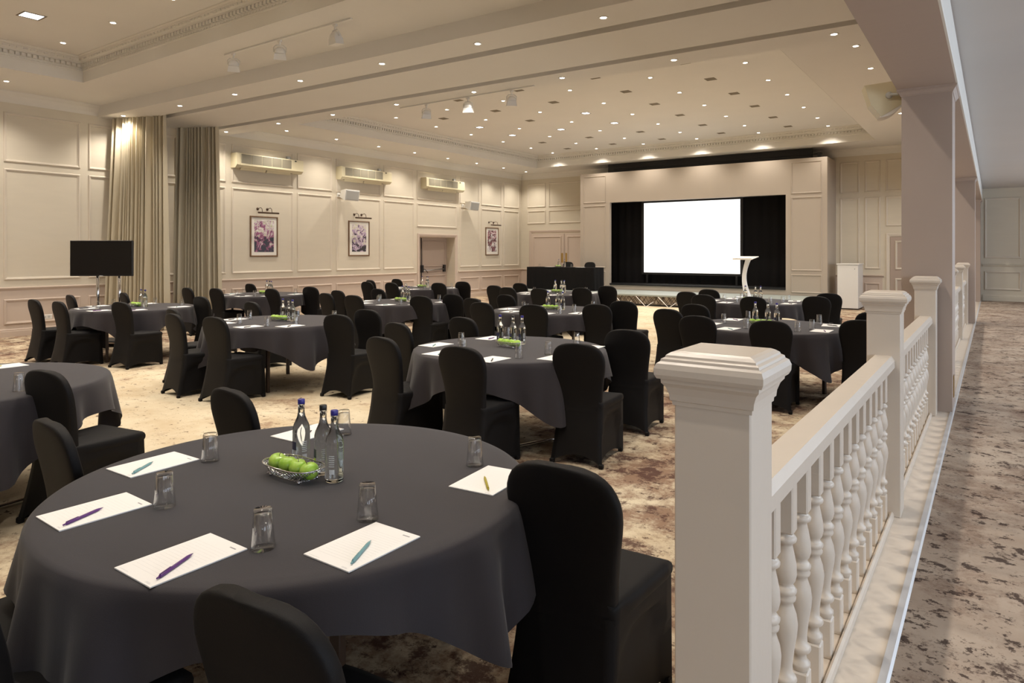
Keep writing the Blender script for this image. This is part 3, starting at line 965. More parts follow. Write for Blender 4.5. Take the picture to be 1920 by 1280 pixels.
# ------------------------------------------------------------------ downlights
def spot_data(name, energy, size, blend):
    d = bpy.data.lights.new(name, 'SPOT')
    d.energy = energy
    d.color = WARM
    d.spot_size = math.radians(size)
    d.spot_blend = blend
    d.shadow_soft_size = 0.045
    return d
LD_TRAY = spot_data('tray_lamp', P_SPOT, 118, 0.9)
LD_WALL = spot_data('border_lamp', P_WALL, 125, 0.8)
LD_BULK = spot_data('bulkhead_lamp', P_WASH, 135, 0.9)
RING = MB().lathe([(0.036, 0.002), (0.040, -0.006), (0.056, -0.008), (0.062, -0.003), (0.062, 0.0)], 20).mesh('bezel')
BULB = MB().lathe([(0.0, -0.0005), (0.036, -0.0005), (0.036, 0.001)], 18).mesh('bulb')
RING.materials.append(MATS['white_plastic'])
BULB.materials.append(MATS['bulb'])
def downlight(x, y, z, label, group, ld):
    o = obj('downlight', RING, None, None, (x, y, z))
    tag(o, label, 'downlight', group)
    obj('bulb', BULB, None, o, (0, 0, -0.004))
    l = bpy.data.objects.new('lamp_light', ld)
    C.objects.link(l)
    l.parent = o
    l.location = (0, 0, -0.03)
    return o
TX = [-12.57, -10.85, -9.16, -7.40, -5.56, -3.70]
TY = [12.65, 14.20, 15.75, 17.35, 18.93, 20.30]
for j, y in enumerate(TY):
    for i, x in enumerate(TX):
        downlight(x, y, Z_TRAY, 'recessed downlight in the far ceiling tray, %s from left, %s row' % (ORD[i], ORD[j]), 'downlights of the far ceiling tray', LD_TRAY)
for j, y in enumerate((4.95, 3.40, 1.85)):
    for i, x in enumerate(TX):
        downlight(x, y, Z_TRAY, 'recessed downlight in the near ceiling tray, %s from left, %s row' % (ORD[i], ORD[j]), 'downlights of the near ceiling tray', LD_TRAY)
LD_REAR = spot_data('rear_added_lamp', P_SPOT * 0.9, 135, 0.9)  # unseen lamps added for their light, in place of fuller rows
for j, y in enumerate((-0.4, -2.8)):
    for i, x in enumerate((-11.7, -8.3, -4.6)):
        downlight(x, y, Z_TRAY, 'unseen downlight added for light behind the camera, %s from left, %s row' % (ORD[i], ORD[j]), 'downlights of the near ceiling tray', LD_REAR)
BXS = [-14.60, -12.72, -11.0, -9.25, -7.42, -5.66, -3.80, -1.67]
for i, x in enumerate(BXS):
    downlight(x, 7.22 + skew(x) + (-.1 if i == 0 else 0), Z_BULK, 'recessed downlight under the near bulkhead, %s from left' % ORD[i], 'downlights of the near bulkhead', LD_BULK)
    downlight(x, 9.42 + skew(x), Z_BULK, 'recessed downlight under the far bulkhead edge, %s from left' % ORD[i], 'downlights of the far bulkhead', LD_BULK)
for i, y in enumerate((10.7, 12.28, 13.83, 15.32, 16.87, 18.38, 19.94, 21.40)):
    downlight(-14.43, y, Z_SOF, 'recessed downlight over the left wall, %s from the curtains' % ORD[i], 'downlights along the left wall', LD_WALL)
for i, y in enumerate((4.73, 3.2, 1.7, 0.2)):
    downlight(-14.30, y, Z_SOF, 'recessed downlight over the near left wall, %s from the curtains' % ORD[i], 'downlights along the near left wall', LD_WALL)
for i, y in enumerate((11.11, 12.60, 14.10, 15.60, 17.07, 18.6, 20.1)):
    downlight(-1.65, y, Z_SOF, 'recessed downlight along the beam side of the ceiling, %s from the bulkhead' % ORD[i], 'downlights along the beam', LD_WALL)
for i, y in enumerate((5.0, 3.4, 1.8, 0.2)):
    downlight(-1.65, y, Z_SOF, 'recessed downlight along the near beam side, %s from the bulkhead' % ORD[i], 'downlights along the near beam', LD_WALL)

LD_WALK = spot_data('walkway_lamp', P_SPOT * 0.55, 130, 0.9)
for i, y in enumerate((-2.0, 1.5, 5.0, 8.5, 12.0, 15.5, 19.0)):
    downlight(1.75, y, 3.29, 'recessed downlight in the walkway ceiling, %s from the camera end' % ORD[i], 'downlights of the walkway', LD_WALK)

# ceiling vents and lit squares of the far tray
def vent_meshes():
    fr = MB().rings([[(-.10, -.10, 0), (.10, -.10, 0), (.10, .10, 0), (-.10, .10, 0)], [(-.098, -.098, -.006), (.098, -.098, -.006), (.098, .098, -.006), (-.098, .098, -.006)],
                     [(-.084, -.084, -.006), (.084, -.084, -.006), (.084, .084, -.006), (-.084, .084, -.006)], [(-.08, -.08, -.001), (.08, -.08, -.001), (.08, .08, -.001), (-.08, .08, -.001)]], smooth=False)
    pl = MB().box(-.081, .081, -.081, .081, -.0012, 0)
    return fr.mesh('frame'), pl.mesh('plate')
VF, VP = vent_meshes()
VF.materials.append(MATS['vent_dark']); VP.materials.append(MATS['vent_dark'])
VP2 = VP.copy(); VP2.materials.clear(); VP2.materials.append(MATS['panel_lit'])
VX = [-11.65, -9.97, -8.30, -6.47, -4.62]
VY = [12.0, 13.45, 14.97, 16.55, 18.2, 19.75]
LIT = {(2, 2), (2, 3), (1, 3), (0, 2), (0, 3)}
SKIP = {(0, 0), (1, 1)}
for j, y in enumerate(VY):
    for i, x in enumerate(VX):
        if (i, j) == (0, 0):
            continue
        lit = (i, j) in LIT
        if lit:
            t = thing('ceiling_panel_light', 'small square lit panel in the far ceiling tray, %s column, %s row' % (ORD[i], ORD[j]), 'panel light', (x, y, Z_TRAY), 0, 'lit squares of the far ceiling')
            obj('frame', VF, None, t)
            obj('diffuser', VP2, None, t, (0, 0, -0.001)).scale = (1.15, 1.15, 1)
        else:
            t = thing('ceiling_vent', 'small dark square vent in the far ceiling tray, %s column from left, %s row' % (ORD[i], ORD[j]), 'vent', (x, y, Z_TRAY), 0, 'square vents of the far ceiling')
            obj('frame', VF, None, t)
            obj('grille', VP, None, t)
t = thing('ceiling_panel_light', 'bright square panel light in the near ceiling tray', 'panel light', (-11.51, 4.12, Z_TRAY))
t.scale = (1.5, 1.5, 1)
obj('frame', VF, None, t)
obj('diffuser', VP2, None, t, (0, 0, -0.001)).scale = (1.15, 1.15, 1)

# ------------------------------------------------------------------ track spotlights
def track(name, x0, x1, y, z, label):
    o = obj(name, MB().bbox(x0, x1, y - .018, y + .018, z - .022, z, 0.003), 'white_plastic')
    return tag(o, label, 'light track', 'ceiling light tracks')
track('light_track', -9.62, -6.78, 6.02, Z_SOF, 'white light track on the near ceiling border')
track('light_track', -9.40, -6.30, 9.58, Z_BULK, 'white light track along the far bulkhead edge')
def spot_meshes():
    stem = MB().tube([(0, 0, 0), (0, 0, -0.075)], 0.014, 8)
    stem.bbox(-.03, .03, -.018, .018, -.03, 0, 0.003)
    yoke = MB().tube([(-.085, 0, -.17), (-.085, 0, -.11), (-.05, 0, -.078), (.05, 0, -.078), (.085, 0, -.11), (.085, 0, -.17)], 0.008, 6)
    dome = MB()
    rs = []
    for k in range(7):
        a = k / 6 * PI / 2
        w, h, z = 0.075 * math.sin(a) + .004, 0.06 * math.sin(a) + .004, -0.095 - 0.085 * (1 - math.cos(a))
        rs.append([(w * math.copysign(abs(math.cos(t)) ** .5, math.cos(t)), h * math.copysign(abs(math.sin(t)) ** .5, math.sin(t)), z) for t in [2 * PI * i / 20 for i in range(20)]])
    dome.rings(rs, True, cap0=True, cap1=True)
    box = MB().prism([(-.072, -.182), (.072, -.182), (.088, -.27), (-.088, -.27)], -.062, .062, 'y')
    return stem.mesh('stem'), yoke.mesh('yoke'), dome.mesh('housing'), box.mesh('shade')
SPM = spot_meshes()
def track_spot(x, y, z, rz, tilt, label):
    t = thing('track_spotlight', label, 'spotlight', (x, y, z), 0, 'white track spotlights')
    obj('stem', SPM[0], 'white_plastic', t)
    for nm, me, m in (('yoke', SPM[1], 'white_plastic'), ('housing', SPM[2], 'white_plastic'), ('shade', SPM[3], 'white_plastic')):
        o = obj(nm, me, m, t)
        piv = Matrix.Translation((0, 0, -.08))
        o.matrix_local = piv @ Matrix.Rotation(rz, 4, 'Z') @ Matrix.Rotation(tilt, 4, 'X') @ piv.inverted()
for x, rz, tl, w in ((-9.40, 0.9, 0.35, 'left'), (-8.27, 0.9, 0.35, 'middle'), (-7.10, -0.15, 0.1, 'right')):
    track_spot(x, 6.02, Z_SOF - .022, rz, tl, '%s white spotlight on the near ceiling track' % w)
for x, rz, tl, w in ((-8.72, 0.9, 0.15, 'left'), (-7.72, 0.35, 0.1, 'middle'), (-6.76, 0.75, 0.1, 'right')):
    track_spot(x, 9.58, Z_BULK - .022, rz, tl, '%s white spotlight on the far bulkhead track' % w)

# ------------------------------------------------------------------ air conditioners, speakers, pictures on the left wall
def aircon(y0, label):
    t = thing('air_conditioner', label, 'air conditioner', (XL, y0, 3.66), 0, 'wall air conditioners')
    W, Hh, D = 1.95, 0.35, 0.25
    obj('body', MB().prism([(0.0, 0.0), (D - .07, 0.0), (D, 0.07), (D, Hh - .02), (D - .02, Hh), (0.0, Hh)], 0.10, W, 'y'), 'cream_plastic', t)
    obj('end_cap', MB().prism([(0.0, -.005), (D - .06, -.005), (D + .006, 0.065), (D + .006, Hh - .02), (D - .015, Hh + .005), (0.0, Hh + .005)], 0.0, 0.10, 'y'), 'cream_plastic', t)
    for k in range(5):
        a = 0.125 + k * 0.292
        obj('grille_panel', MB().bbox(D, D + .007, a, a + 0.28, 0.105, Hh - .02, 0.003), 'grille', t)
    obj('lip', MB().bbox(D - .005, D + .014, 0.10, W, 0.055, 0.10, 0.004), 'cream_plastic', t)
    obj('outlet', MB().box(D - .16, D - .075, 0.16, W - .28, -.004, 0.0), 'black', t)
    for a in (0.16, 0.90):
        M = Matrix.Translation((D - .075, 0, .0)) @ Matrix.Rotation(0.55, 4, 'Y')
        obj('louvre', MB().bbox(-.006, .006, a, a + .70, -.06, 0.0, 0.002, M), 'cream_plastic', t)
    obj('control_box', MB().bbox(D - .02, D + .009, W - .27, W - .22, Hh - .05, Hh - .02, .002), 'dark_iron', t)
    s = obj('sensor', MB().bbox(0.0, 0.06, W - .36, W - .25, Hh + .01, Hh + .10, 0.004), 'grille_grey', t)
    obj('sensor_lens', MB().bbox(0.06, 0.064, W - .33, W - .28, Hh + .03, Hh + .07, 0.001), 'white_plastic', s)
aircon(9.66, 'cream wall air conditioner nearest the curtains')
aircon(12.92, 'middle cream wall air conditioner above the second picture')
aircon(16.42, 'cream wall air conditioner above the recessed door')

def wall_speaker(y, z, label):
    t = thing('wall_speaker', label, 'loudspeaker', (XL, y, z), 0, 'white wall loudspeakers')
    obj('bracket', MB().bbox(0, 0.03, -.05, .05, -.06, .06, .004).tube([(0.02, 0, 0), (0.14, 0, 0)], 0.02, 8), 'white_plastic', t)
    M = Matrix.Translation((0.30, 0.10, 0)) @ Matrix.Rotation(0.12, 4, 'Z') @ Matrix.Rotation(0.16, 4, 'Y')
    b = MB()
    rs = []
    for x, w, h in ((-.18, .11, .085), (-.17, .13, .10), (.15, .29, .155), (.165, .285, .15)):
        rs.append([M @ Vector(p) for p in ((x, -w, -h), (x, w, -h), (x, w, h), (x, -w, h))])
    obj('cabinet', b.rings(rs, smooth=False, cap0=True, cap1=True), 'white_plastic', t)
    g = MB()
    rs = []
    for x, w, h in ((.165, .265, .135), (.178, .255, .125), (.180, .24, .115)):
        rs.append([M @ Vector(p) for p in ((x, -w, -h), (x, w, -h), (x, w, h), (x, -w, h))])
    obj('grille', g.rings(rs, smooth=False, cap1=True), 'grille_grey', t)
wall_speaker(13.0, 3.22, 'white wall loudspeaker under the middle air conditioner')
wall_speaker(18.55, 3.22, 'white wall loudspeaker beside the recessed door')

def picture(y0, y1, art, fm, label, llabel):
    z0, z1 = 1.48, 2.51
    t = thing('picture', label, 'picture', (XL, (y0 + y1) / 2, z0), 0, 'framed abstract pictures')
    w, h = (y1 - y0) / 2, z1 - z0
    fr = []
    for a, x in ((0, 0), (0, .022), (.012, .032), (.03, .030), (.036, .018), (.036, .0)):
        fr.append([(x, -w + a, a), (x, w - a, a), (x, w - a, h - a), (x, -w + a, h - a)])
    obj('frame', MB().rings(fr, smooth=False), 'frame_wood', t)
    obj('mount', MB().box(0.0, 0.012, -w + .03, w - .03, .03, h - .03), 'mat_board', t)
    obj('print', MB().box(0.012, 0.0135, -w + fm, w - fm, fm, h - fm * .85), art, t)
    k = thing('picture_light', llabel, 'picture light', (XL, (y0 + y1) / 2, z1 + .08), 0, 'bronze picture lights')
    obj('shade', MB().tube([(.20, -.30, 0), (.20, .30, 0)], 0.022, 10), 'bronze', k)
    for s in (-.18, .10):
        o = obj('arm', MB().tube([(0.0, s, .10), (.07, s, .12), (.13, s, .13), (.18, s, .10), (.20, s, .015)], 0.008, 6), 'bronze', k)
        obj('rosette', MB().lathe([(0.0, 0.014), (0.03, 0.012), (0.038, 0.0)], 14, M=Matrix.Translation((0, s, .10)) @ Matrix.Rotation(PI / 2, 4, 'Y')), 'bronze', o)
picture(10.18, 10.99, 'art_orchid', 0.12, 'framed abstract print in plum and navy nearest the curtains', 'bronze picture light over the picture nearest the curtains')
picture(13.37, 14.18, 'art_meadow', 0.13, 'middle framed abstract print in lilac, black and lime', 'bronze picture light over the middle picture')
picture(19.87, 20.67, 'art_plum', 0.13, 'framed white print with plum splashes beyond the recessed door', 'bronze picture light over the picture beyond the recessed door')
sk = thing('wall_socket', 'white double power socket low on the left wall', 'socket', (XL + .006, 5.62, 0.33))
obj('plate', MB().bbox(0, .012, -.17, .17, -.045, .045, .004), 'white_plastic', sk)
for s in (-.11, -.04, .04, .11):
    obj('outlet', MB().bbox(.012, .014, s - .022, s + .022, -.02, .02, .0008), 'grille_grey', sk)

# speaker by the near column
sp = thing('column_speaker', 'cream loudspeaker hung beside the near column under the beam', 'loudspeaker', (-0.80, 6.80, 2.93), 0.25)
obj('cabinet', MB().prism([(-.15, .13), (.17, .16), (.16, -.04), (.05, -.11), (-.02, -.15), (-.10, -.04)], -.10, .10, 'y'), 'cream_plastic', sp)
gp = []
for k in range(9):
    a = k / 8
    gp.append((-.035 + .20 * a, -.155 + .115 * a - .035 * math.sin(PI * a)))
obj('grille', MB().prism(gp + [(.16, -.035), (-.025, -.145)], -.098, .098, 'y'), 'white_plastic', sp)
obj('bracket', MB().tube([(.05, -.10, .03), (.05, -.125, .03), (.235, -.125, .03)], .012, 6), 'grille_grey', sp)
obj('knob', MB().lathe([(0.0, .02), (.028, .018), (.03, 0)], 10, M=Matrix.Translation((.04, -.10, .03)) @ Matrix.Rotation(PI / 2, 4, 'X')), 'grille_grey', sp)

# ------------------------------------------------------------------ television on its stand
tv = thing('television', 'flat black television on two chrome poles before the pale curtain', 'television', (-12.50, 5.52, 0), YAW)
obj('panel', MB().bbox(-.535, .535, -.02, .03, 1.19, 1.80, .006), 'black', tv)
obj('screen', MB().box(-.522, .522, -.0215, -.02, 1.212, 1.788), 'tv_black', tv, label='dark glossy blank screen')
obj('badge', MB().bbox(-.03, .03, -.023, -.018, 1.186, 1.20, .001), 'grille_grey', tv)
for s in (-.105, .27):
    obj('pole', MB().tube([(s, .06, .10), (s, .06, 1.60)], .026, 12), 'chrome', tv)
    obj('mount_bracket', MB().bbox(s - .04, s + .04, .03, .09, 1.42, 1.52, .004), 'black', tv)
obj('base', MB().bbox(-.22, .40, -.22, .30, .075, .10, .006), 'black', tv)
for s in (-.18, .36):
    for q in (-.18, .26):
        obj('castor', MB().lathe([(0, -.014), (.034, -.014), (.036, 0), (.034, .014), (0, .014)], 12, M=Matrix.Translation((s, q, .036)) @ Matrix.Rotation(PI / 2, 4, 'Y')), 'dark_iron', tv)

# ------------------------------------------------------------------ banquet chair in a stretch cover
def chair_meshes():
    ZS = 0.43
    def lerp(a, b, t):
        return a + (b - a) * t
    NSD = 10
    def perim(z, bow):
        t = max(0.0, 1 - z / ZS)
        wr = 0.176 + 0.032 * t ** 1.6
        wf = 0.212 - 0.004 * t
        yr = -0.192 - 0.080 * t ** 1.4
        yf = 0.245 + 0.02 * t
        cs = [(-wr, yr), (wr, yr), (wf, yf), (-wf, yf)]
        pts = []
        for k in range(4):
            a, b = cs[k], cs[(k + 1) % 4]
            dx, dy = b[0] - a[0], b[1] - a[1]
            L = math.hypot(dx, dy)
            nx, ny = -dy / L, dx / L
            for i in range(NSD):
                s = i / NSD
                e = 1 - (2 * s - 1) ** 2
                bw = bow(k, s, z) 
                pts.append((a[0] + dx * s + nx * bw, a[1] + dy * s + ny * bw, k, s, e))
        return pts
    def bow(k, s, z):
        e = 1 - (2 * s - 1) ** 2
        if k in (1, 3):
            ar = 0.37 * (1 - abs(2 * s - 1) ** 4) ** 0.8
            d = max(0.0, min(1.0, (ar - z) / 0.035))
            return 0.024 * (d * d * (3 - 2 * d)) + 0.012 * e * (1 - z / ZS)
        if k == 0:
            return -0.012 * e * min(1, z / 0.2) + 0.012 * e * max(0, 1 - z / 0.2)
        return 0.014 * e * (1 - z / ZS) + 0.010 * e
    hem = (0.075, 0.055, 0.065, 0.055)
    skirt = MB()
    rs = []
    lv = [0, .05, .12, .2, .3, .4, .5, .6, .68, .75, .81, .86, .91, .96, 1.0]
    for t in lv:
        ring = []
        base = perim(0, lambda k, s, z: 0)
        for q, (x, y, k, s, e) in enumerate(base):
            zh = hem[k] * e ** 0.8
            z = lerp(zh, ZS, t)
            px, py, *_ = perim(z, bow)[q]
            ring.append((px, py, z + 0.004))
        rs.append(ring)
    skirt.rings(rs, True)
    seat = MB()
    rs = []
    top = perim(ZS, lambda k, s, z: -0.004 if k in (1, 2, 3) else 0)
    cx, cy = 0, 0.03
    for f, z in ((0.985, 0.415), (1.012, 0.428), (1.018, 0.445), (1.0, 0.460), (0.955, 0.470), (0.85, 0.475), (0.5, 0.481), (0.12, 0.483)):
        rs.append([(cx + (p[0] - cx) * (f if p[1] > -.08 else min(f, 0.985)), cy + (p[1] - cy) * (f if p[1] > 0 else 0.99), z) for p in top])
    seat.rings(rs, True, cap1=True)
    back = MB()
    prof = [(.395, .1745, -.199, .060), (.43, .174, -.194, .064), (.48, .173, -.193, .066), (.54, .176, -.197, .066), (.60, .183, -.204, .064), (.66, .193, -.213, .062),
            (.71, .202, -.222, .060), (.75, .208, -.230, .058), (.785, .2095, -.237, .056), (.815, .205, -.242, .055), (.842, .195, -.247, .054), (.866, .180, -.251, .053),
            (.886, .158, -.255, .052), (.901, .129, -.257, .050), (.911, .090, -.258, .046), (.915, .045, -.257, .038)]
    rs = []
    n = 36
    for z, w, yr, th in prof:
        yc = yr + th / 2
        ring = []
        for i in range(n):
            a = 2 * PI * i / n
            ca, sa = math.cos(a), math.sin(a)
            x = w * math.copysign(abs(ca) ** 0.42, ca)
            y = yc + th / 2 * math.copysign(abs(sa) ** 0.42, sa)
            y += 0.016 * (1 - (x / w) ** 2) * (-1 if True else 1) * 0.6
            ring.append((x, y, z))
        rs.append(ring)
    back.rings(rs, True, cap1=True)
    foot = MB().bbox(-.018, .018, -.018, .018, 0, .035, .006)
    return skirt.mesh('skirt'), seat.mesh('seat'), back.mesh('backrest'), foot.mesh('foot')
CHM = chair_meshes()
for me in CHM:
    me.materials.append(MATS['chair'])
def chair(x, y, heading, label, group, z=0.0):
    """x,y: middle of the back; heading: 0 faces the stage, positive turns left"""
    f = (-math.sin(heading), math.cos(heading))
    t = thing('banquet_chair', label, 'chair', (x + f[0] * .258, y + f[1] * .258, z), heading, group)
    obj('skirt', CHM[0], None, t)
    obj('seat', CHM[1], None, t)
    obj('backrest', CHM[2], None, t)
    for a, b in ((-.195, -.258), (.195, -.258), (.192, .248), (-.192, .248)):
        obj('foot', CHM[3], None, t, (a, b, 0))
    return t

# ------------------------------------------------------------------ round tables
TBL = {
    'T1': (-2.115, 1.63, 'the big foreground table'),
    'T2': (-3.50, 4.93, 'the table next behind the foreground one'),
    'T3': (-7.17, 5.20, 'the mid-left table below the dark curtain'),
    'T4': (-10.80, 5.24, 'the table beside the television'),
    'T5': (-5.47, 1.55, 'the table cut off at left'),
    'T6': (-8.20, 8.38, 'the third-row table left of centre'),
    'T7': (-11.96, 8.29, 'the far-left table below the first picture'),
    'T8': (-5.28, 8.48, 'the third-row centre table'),
    'T9': (-2.12, 8.12, 'the right-hand table nearest the balustrade'),
    'T10': (-3.36, 11.97, 'the right-hand table nearest the lectern'),
    'T11': (-7.35, 12.02, 'the table nearest the head table'),
    'T12': (-10.98, 11.93, 'the far table by the recessed door'),
}
CHAIRS = {
    'T1': [(-1.155, 1.88), (-1.21, 0.80), (-3.16, 1.17), (-3.15, 1.97), (-1.97, .50), (-2.48, .50)],
    'T2': [(-3.18, 3.83), (-4.06, 3.89), (-2.56, 4.47), (-2.66, 5.52), (-4.76, 4.77), (-4.60, 5.58)],
    'T3': [(-7.50, 4.03), (-6.77, 4.08), (-8.12, 4.36), (-8.38, 5.61), (-5.91, 5.02), (-6.15, 5.67)],
    'T4': [(-11.40, 4.08), (-10.65, 4.11), (-12.10, 4.84), (-9.84, 4.56), (-12.05, 5.64), (-10.02, 5.83)],
    'T5': [(-4.52, 1.66), (-4.70, .93)],
    'T6': [(-9.62, 8.18), (-9.15, 7.53), (-8.34, 7.41), (-7.34, 7.90), (-7.23, 8.54), (-9.42, 8.97)],
    'T7': [(-12.70, 7.12), (-12.04, 7.31), (-11.08, 7.85), (-13.17, 8.80), (-11.05, 8.72)],
    'T8': [(-6.36, 7.96), (-5.74, 7.38), (-4.92, 7.43), (-4.28, 7.99), (-4.26, 8.74), (-6.46, 8.95)],
    'T9': [(-3.23, 7.82), (-2.62, 7.16), (-1.83, 7.08), (-1.09, 7.67), (-1.11, 8.78), (-3.23, 8.74)],
    'T10': [(-4.35, 11.41), (-3.84, 10.79), (-4.30, 12.38), (-3.03, 10.73), (-2.24, 11.36), (-2.24, 12.33)],
    'T11': [(-8.40, 11.25), (-7.75, 10.81), (-8.56, 12.41), (-7.02, 10.83), (-6.46, 11.46), (-6.41, 12.42)],
    'T12': [(-11.86, 10.96), (-12.50, 11.66), (-12.45, 12.52), (-11.06, 10.95), (-10.11, 11.47), (-10.10, 12.30)],
}
CLOTH_ROT = {'T1': 0.89, 'T2': 0.25, 'T3': 0.55, 'T4': 0.3, 'T5': 0.7, 'T6': 1.1, 'T7': 0.4, 'T8': 0.9, 'T9': 0.15, 'T10': 0.8, 'T11': 0.35, 'T12': 0.6}
TR, TZ = 0.845, 0.757
def cloth_mesh(seed, off=(0.0, 0.0), nphi=168):
    r2 = random.Random(seed)
    comps = [(r2.choice((5, 7, 9)), r2.uniform(0, 6), .5), (r2.choice((13, 15, 17)), r2.uniform(0, 6), 1.0), (r2.choice((23, 26, 29)), r2.uniform(0, 6), .45)]
    rs = []
    def ring(fr, z):
        return [(TR * fr * math.cos(2 * PI * i / nphi), TR * fr * math.sin(2 * PI * i / nphi), z) for i in range(nphi)]
    for fr in (0.02, 0.35, 0.7, 0.93, 0.975):
        rs.append(ring(fr, TZ))
    rs.append(ring(0.992, TZ - .003))
    rs.append(ring(1.002, TZ - .010))
    K = 10
    s = 1.05
    for j in range(1, K + 1):
        q = j / K
        rg = []
        for i in range(nphi):
            a = 2 * PI * i / nphi
            ca, sa = abs(math.cos(a)), abs(math.sin(a))
            ext = s / (ca ** 7 + sa ** 7) ** (1 / 7) + off[0] * math.cos(a) + off[1] * math.sin(a)
            L = ext - TR
            w = sum(am * math.sin(n * a + p + 0.6 * math.sin(3 * a)) for n, p, am in comps) / 1.6
            w = math.copysign(abs(w) ** 0.8, w)
            amp = (0.026 + 0.22 * max(0, L - 0.17)) * q ** 0.9
            r = TR + 0.006 + 0.012 * q + amp * (0.45 + 0.85 * w)
            drop = L * q * (1 - 0.05 * q)
            rg.append((r * math.cos(a), r * math.sin(a), TZ - .012 - drop))
        rs.append(rg)
    mb = MB().rings(rs, True, cap0=True)
    return mb.mesh('tablecloth')
CLOTHS = [cloth_mesh(11), cloth_mesh(23), cloth_mesh(37), cloth_mesh(11, (-.02, .09), 240)]
for me in CLOTHS:
    me.materials.append(MATS['cloth'])
TOPM = MB().lathe([(0.0, .715), (TR - .012, .715), (TR - .006, .722), (TR - .006, .742), (TR - .012, .748), (0.0, .748)], 48).mesh('tabletop')
LEGM = MB().bbox(-.018, .018, -.018, .018, 0, .715, .003).mesh('leg')
APRM = MB().tube([(.42 * math.cos(2 * PI * i / 24), .42 * math.sin(2 * PI * i / 24), .70) for i in range(24)], .014, 6, closed=True).mesh('ring_brace')
TOPM.materials.append(MATS['wood_dark']); LEGM.materials.append(MATS['wood_dark']); APRM.materials.append(MATS['steel'])
BENT = MB().tube([(-.34, 0, .70), (-.34, 0, .12), (-.33, 0, .05), (-.28, 0, .016), (.28, 0, .016), (.33, 0, .05), (.34, 0, .12), (.34, 0, .70)], .015, 8).mesh('bent_leg')
BENT.materials.append(MATS['chrome'])

# --- table settings
def apple_mesh():
    pr = []
    for k in range(13):
        a = -PI / 2 + PI * k / 12
        r = 0.0355 * math.cos(a) * (1 + 0.05 * math.sin(a))
        z = 0.032 * math.sin(a)
        if k == 12: r, z = 0.0, 0.0235
        elif k == 11: r, z = 0.009, 0.0285
        elif k == 0: r, z = 0.0, -0.027
        pr.append((max(r, 0), z))
    body = MB().lathe(pr, 18)
    st = MB().tube([(0, 0, .020), (.001, 0, .032), (.005, .001, .043)], .0014, 5)
    return body.mesh('fruit'), st.mesh('stalk')
APM = apple_mesh()
APM[0].materials.append(MATS['apple']); APM[1].materials.append(MATS['stalk'])
def glass_mesh():
    out = [(.0345, 0), (.0350, .002), (.0300, .050), (.0262, .108), (.0250, .112), (0.0, .112)]
    inn = [(0.0, .099), (.0235, .098), (.0282, .050), (.0333, .002), (.0335, 0)]
    return MB().lathe(out[:-1] + [(0.0001, .1122)], 24).lathe([(0.0001, .099)] + inn[1:], 24).mesh('tumbler')
GLM = glass_mesh()
GLM.materials.append(MATS['tumbler'])
def bottle_meshes():
    pr = [(.0, .003), (.026, .001), (.0315, .003), (.0335, .010), (.0335, .135), (.0325, .150), (.029, .165), (.0215, .182), (.0155, .196), (.0130, .210), (.0125, .238), (.0135, .240), (.0135, .245), (0.0, .245)]
    g = MB().lathe(pr, 22)
    cap = MB().lathe([(0.0, .263), (.0125, .263), (.0138, .261), (.0140, .246), (.0132, .244), (0.0, .244)], 18)
    def patch(a0, a1, z0, z1, r):
        n = 8
        vs = [(r * math.cos(a0 + (a1 - a0) * i / n), r * math.sin(a0 + (a1 - a0) * i / n), z) for z in (z0, z1) for i in range(n + 1)]
        return MB().add(vs, [(i, i + 1, i + n + 2, i + n + 1) for i in range(n)], True)
    fr = patch(-2.9, -1.9, .068, .100, .0342)
    bc = patch(-1.2, -.65, .035, .052, .0342)
    txt = MB()
    for k in range(6):
        b = patch(-1.25 + .03 * (k % 2), -.65, .062 + k * .0075, .065 + k * .0075, .0342)
        txt.add(b.v, b.f, True)
    lm = patch(-2.7, -2.0, .058, .066, .0342)
    return g.mesh('glass'), cap.mesh('cap'), fr.mesh('front_label'), bc.mesh('barcode'), txt.mesh('small_print'), lm.mesh('label_stripe')
BTM = bottle_meshes()
BTM[0].materials.append(MATS['bottle'])
BTM[2].materials.append(MATS['label_navy']); BTM[3].materials.append(MATS['label_white']); BTM[4].materials.append(MATS['label_white']); BTM[5].materials.append(MATS['label_lime'])
CAPS = {}
for nm in ('cap_blue', 'cap_black'):
    c_ = BTM[1].copy(); c_.materials.append(MATS[nm]); CAPS[nm] = c_
def bottle(x, y, z, rz, cap, label, group):
    t = thing('water_bottle', label, 'bottle', (x, y, z), rz, group)
    obj('glass', BTM[0], None, t)
    obj('cap', CAPS[cap], None, t)
    for nm, k in (('front_label', 2), ('barcode', 3), ('small_print', 4), ('label_stripe', 5)):
        if nm == 'label_stripe' and cap == 'cap_blue':
            continue
        obj(nm, BTM[k], None, t, kind='stuff' if nm == 'small_print' else None)
    return t
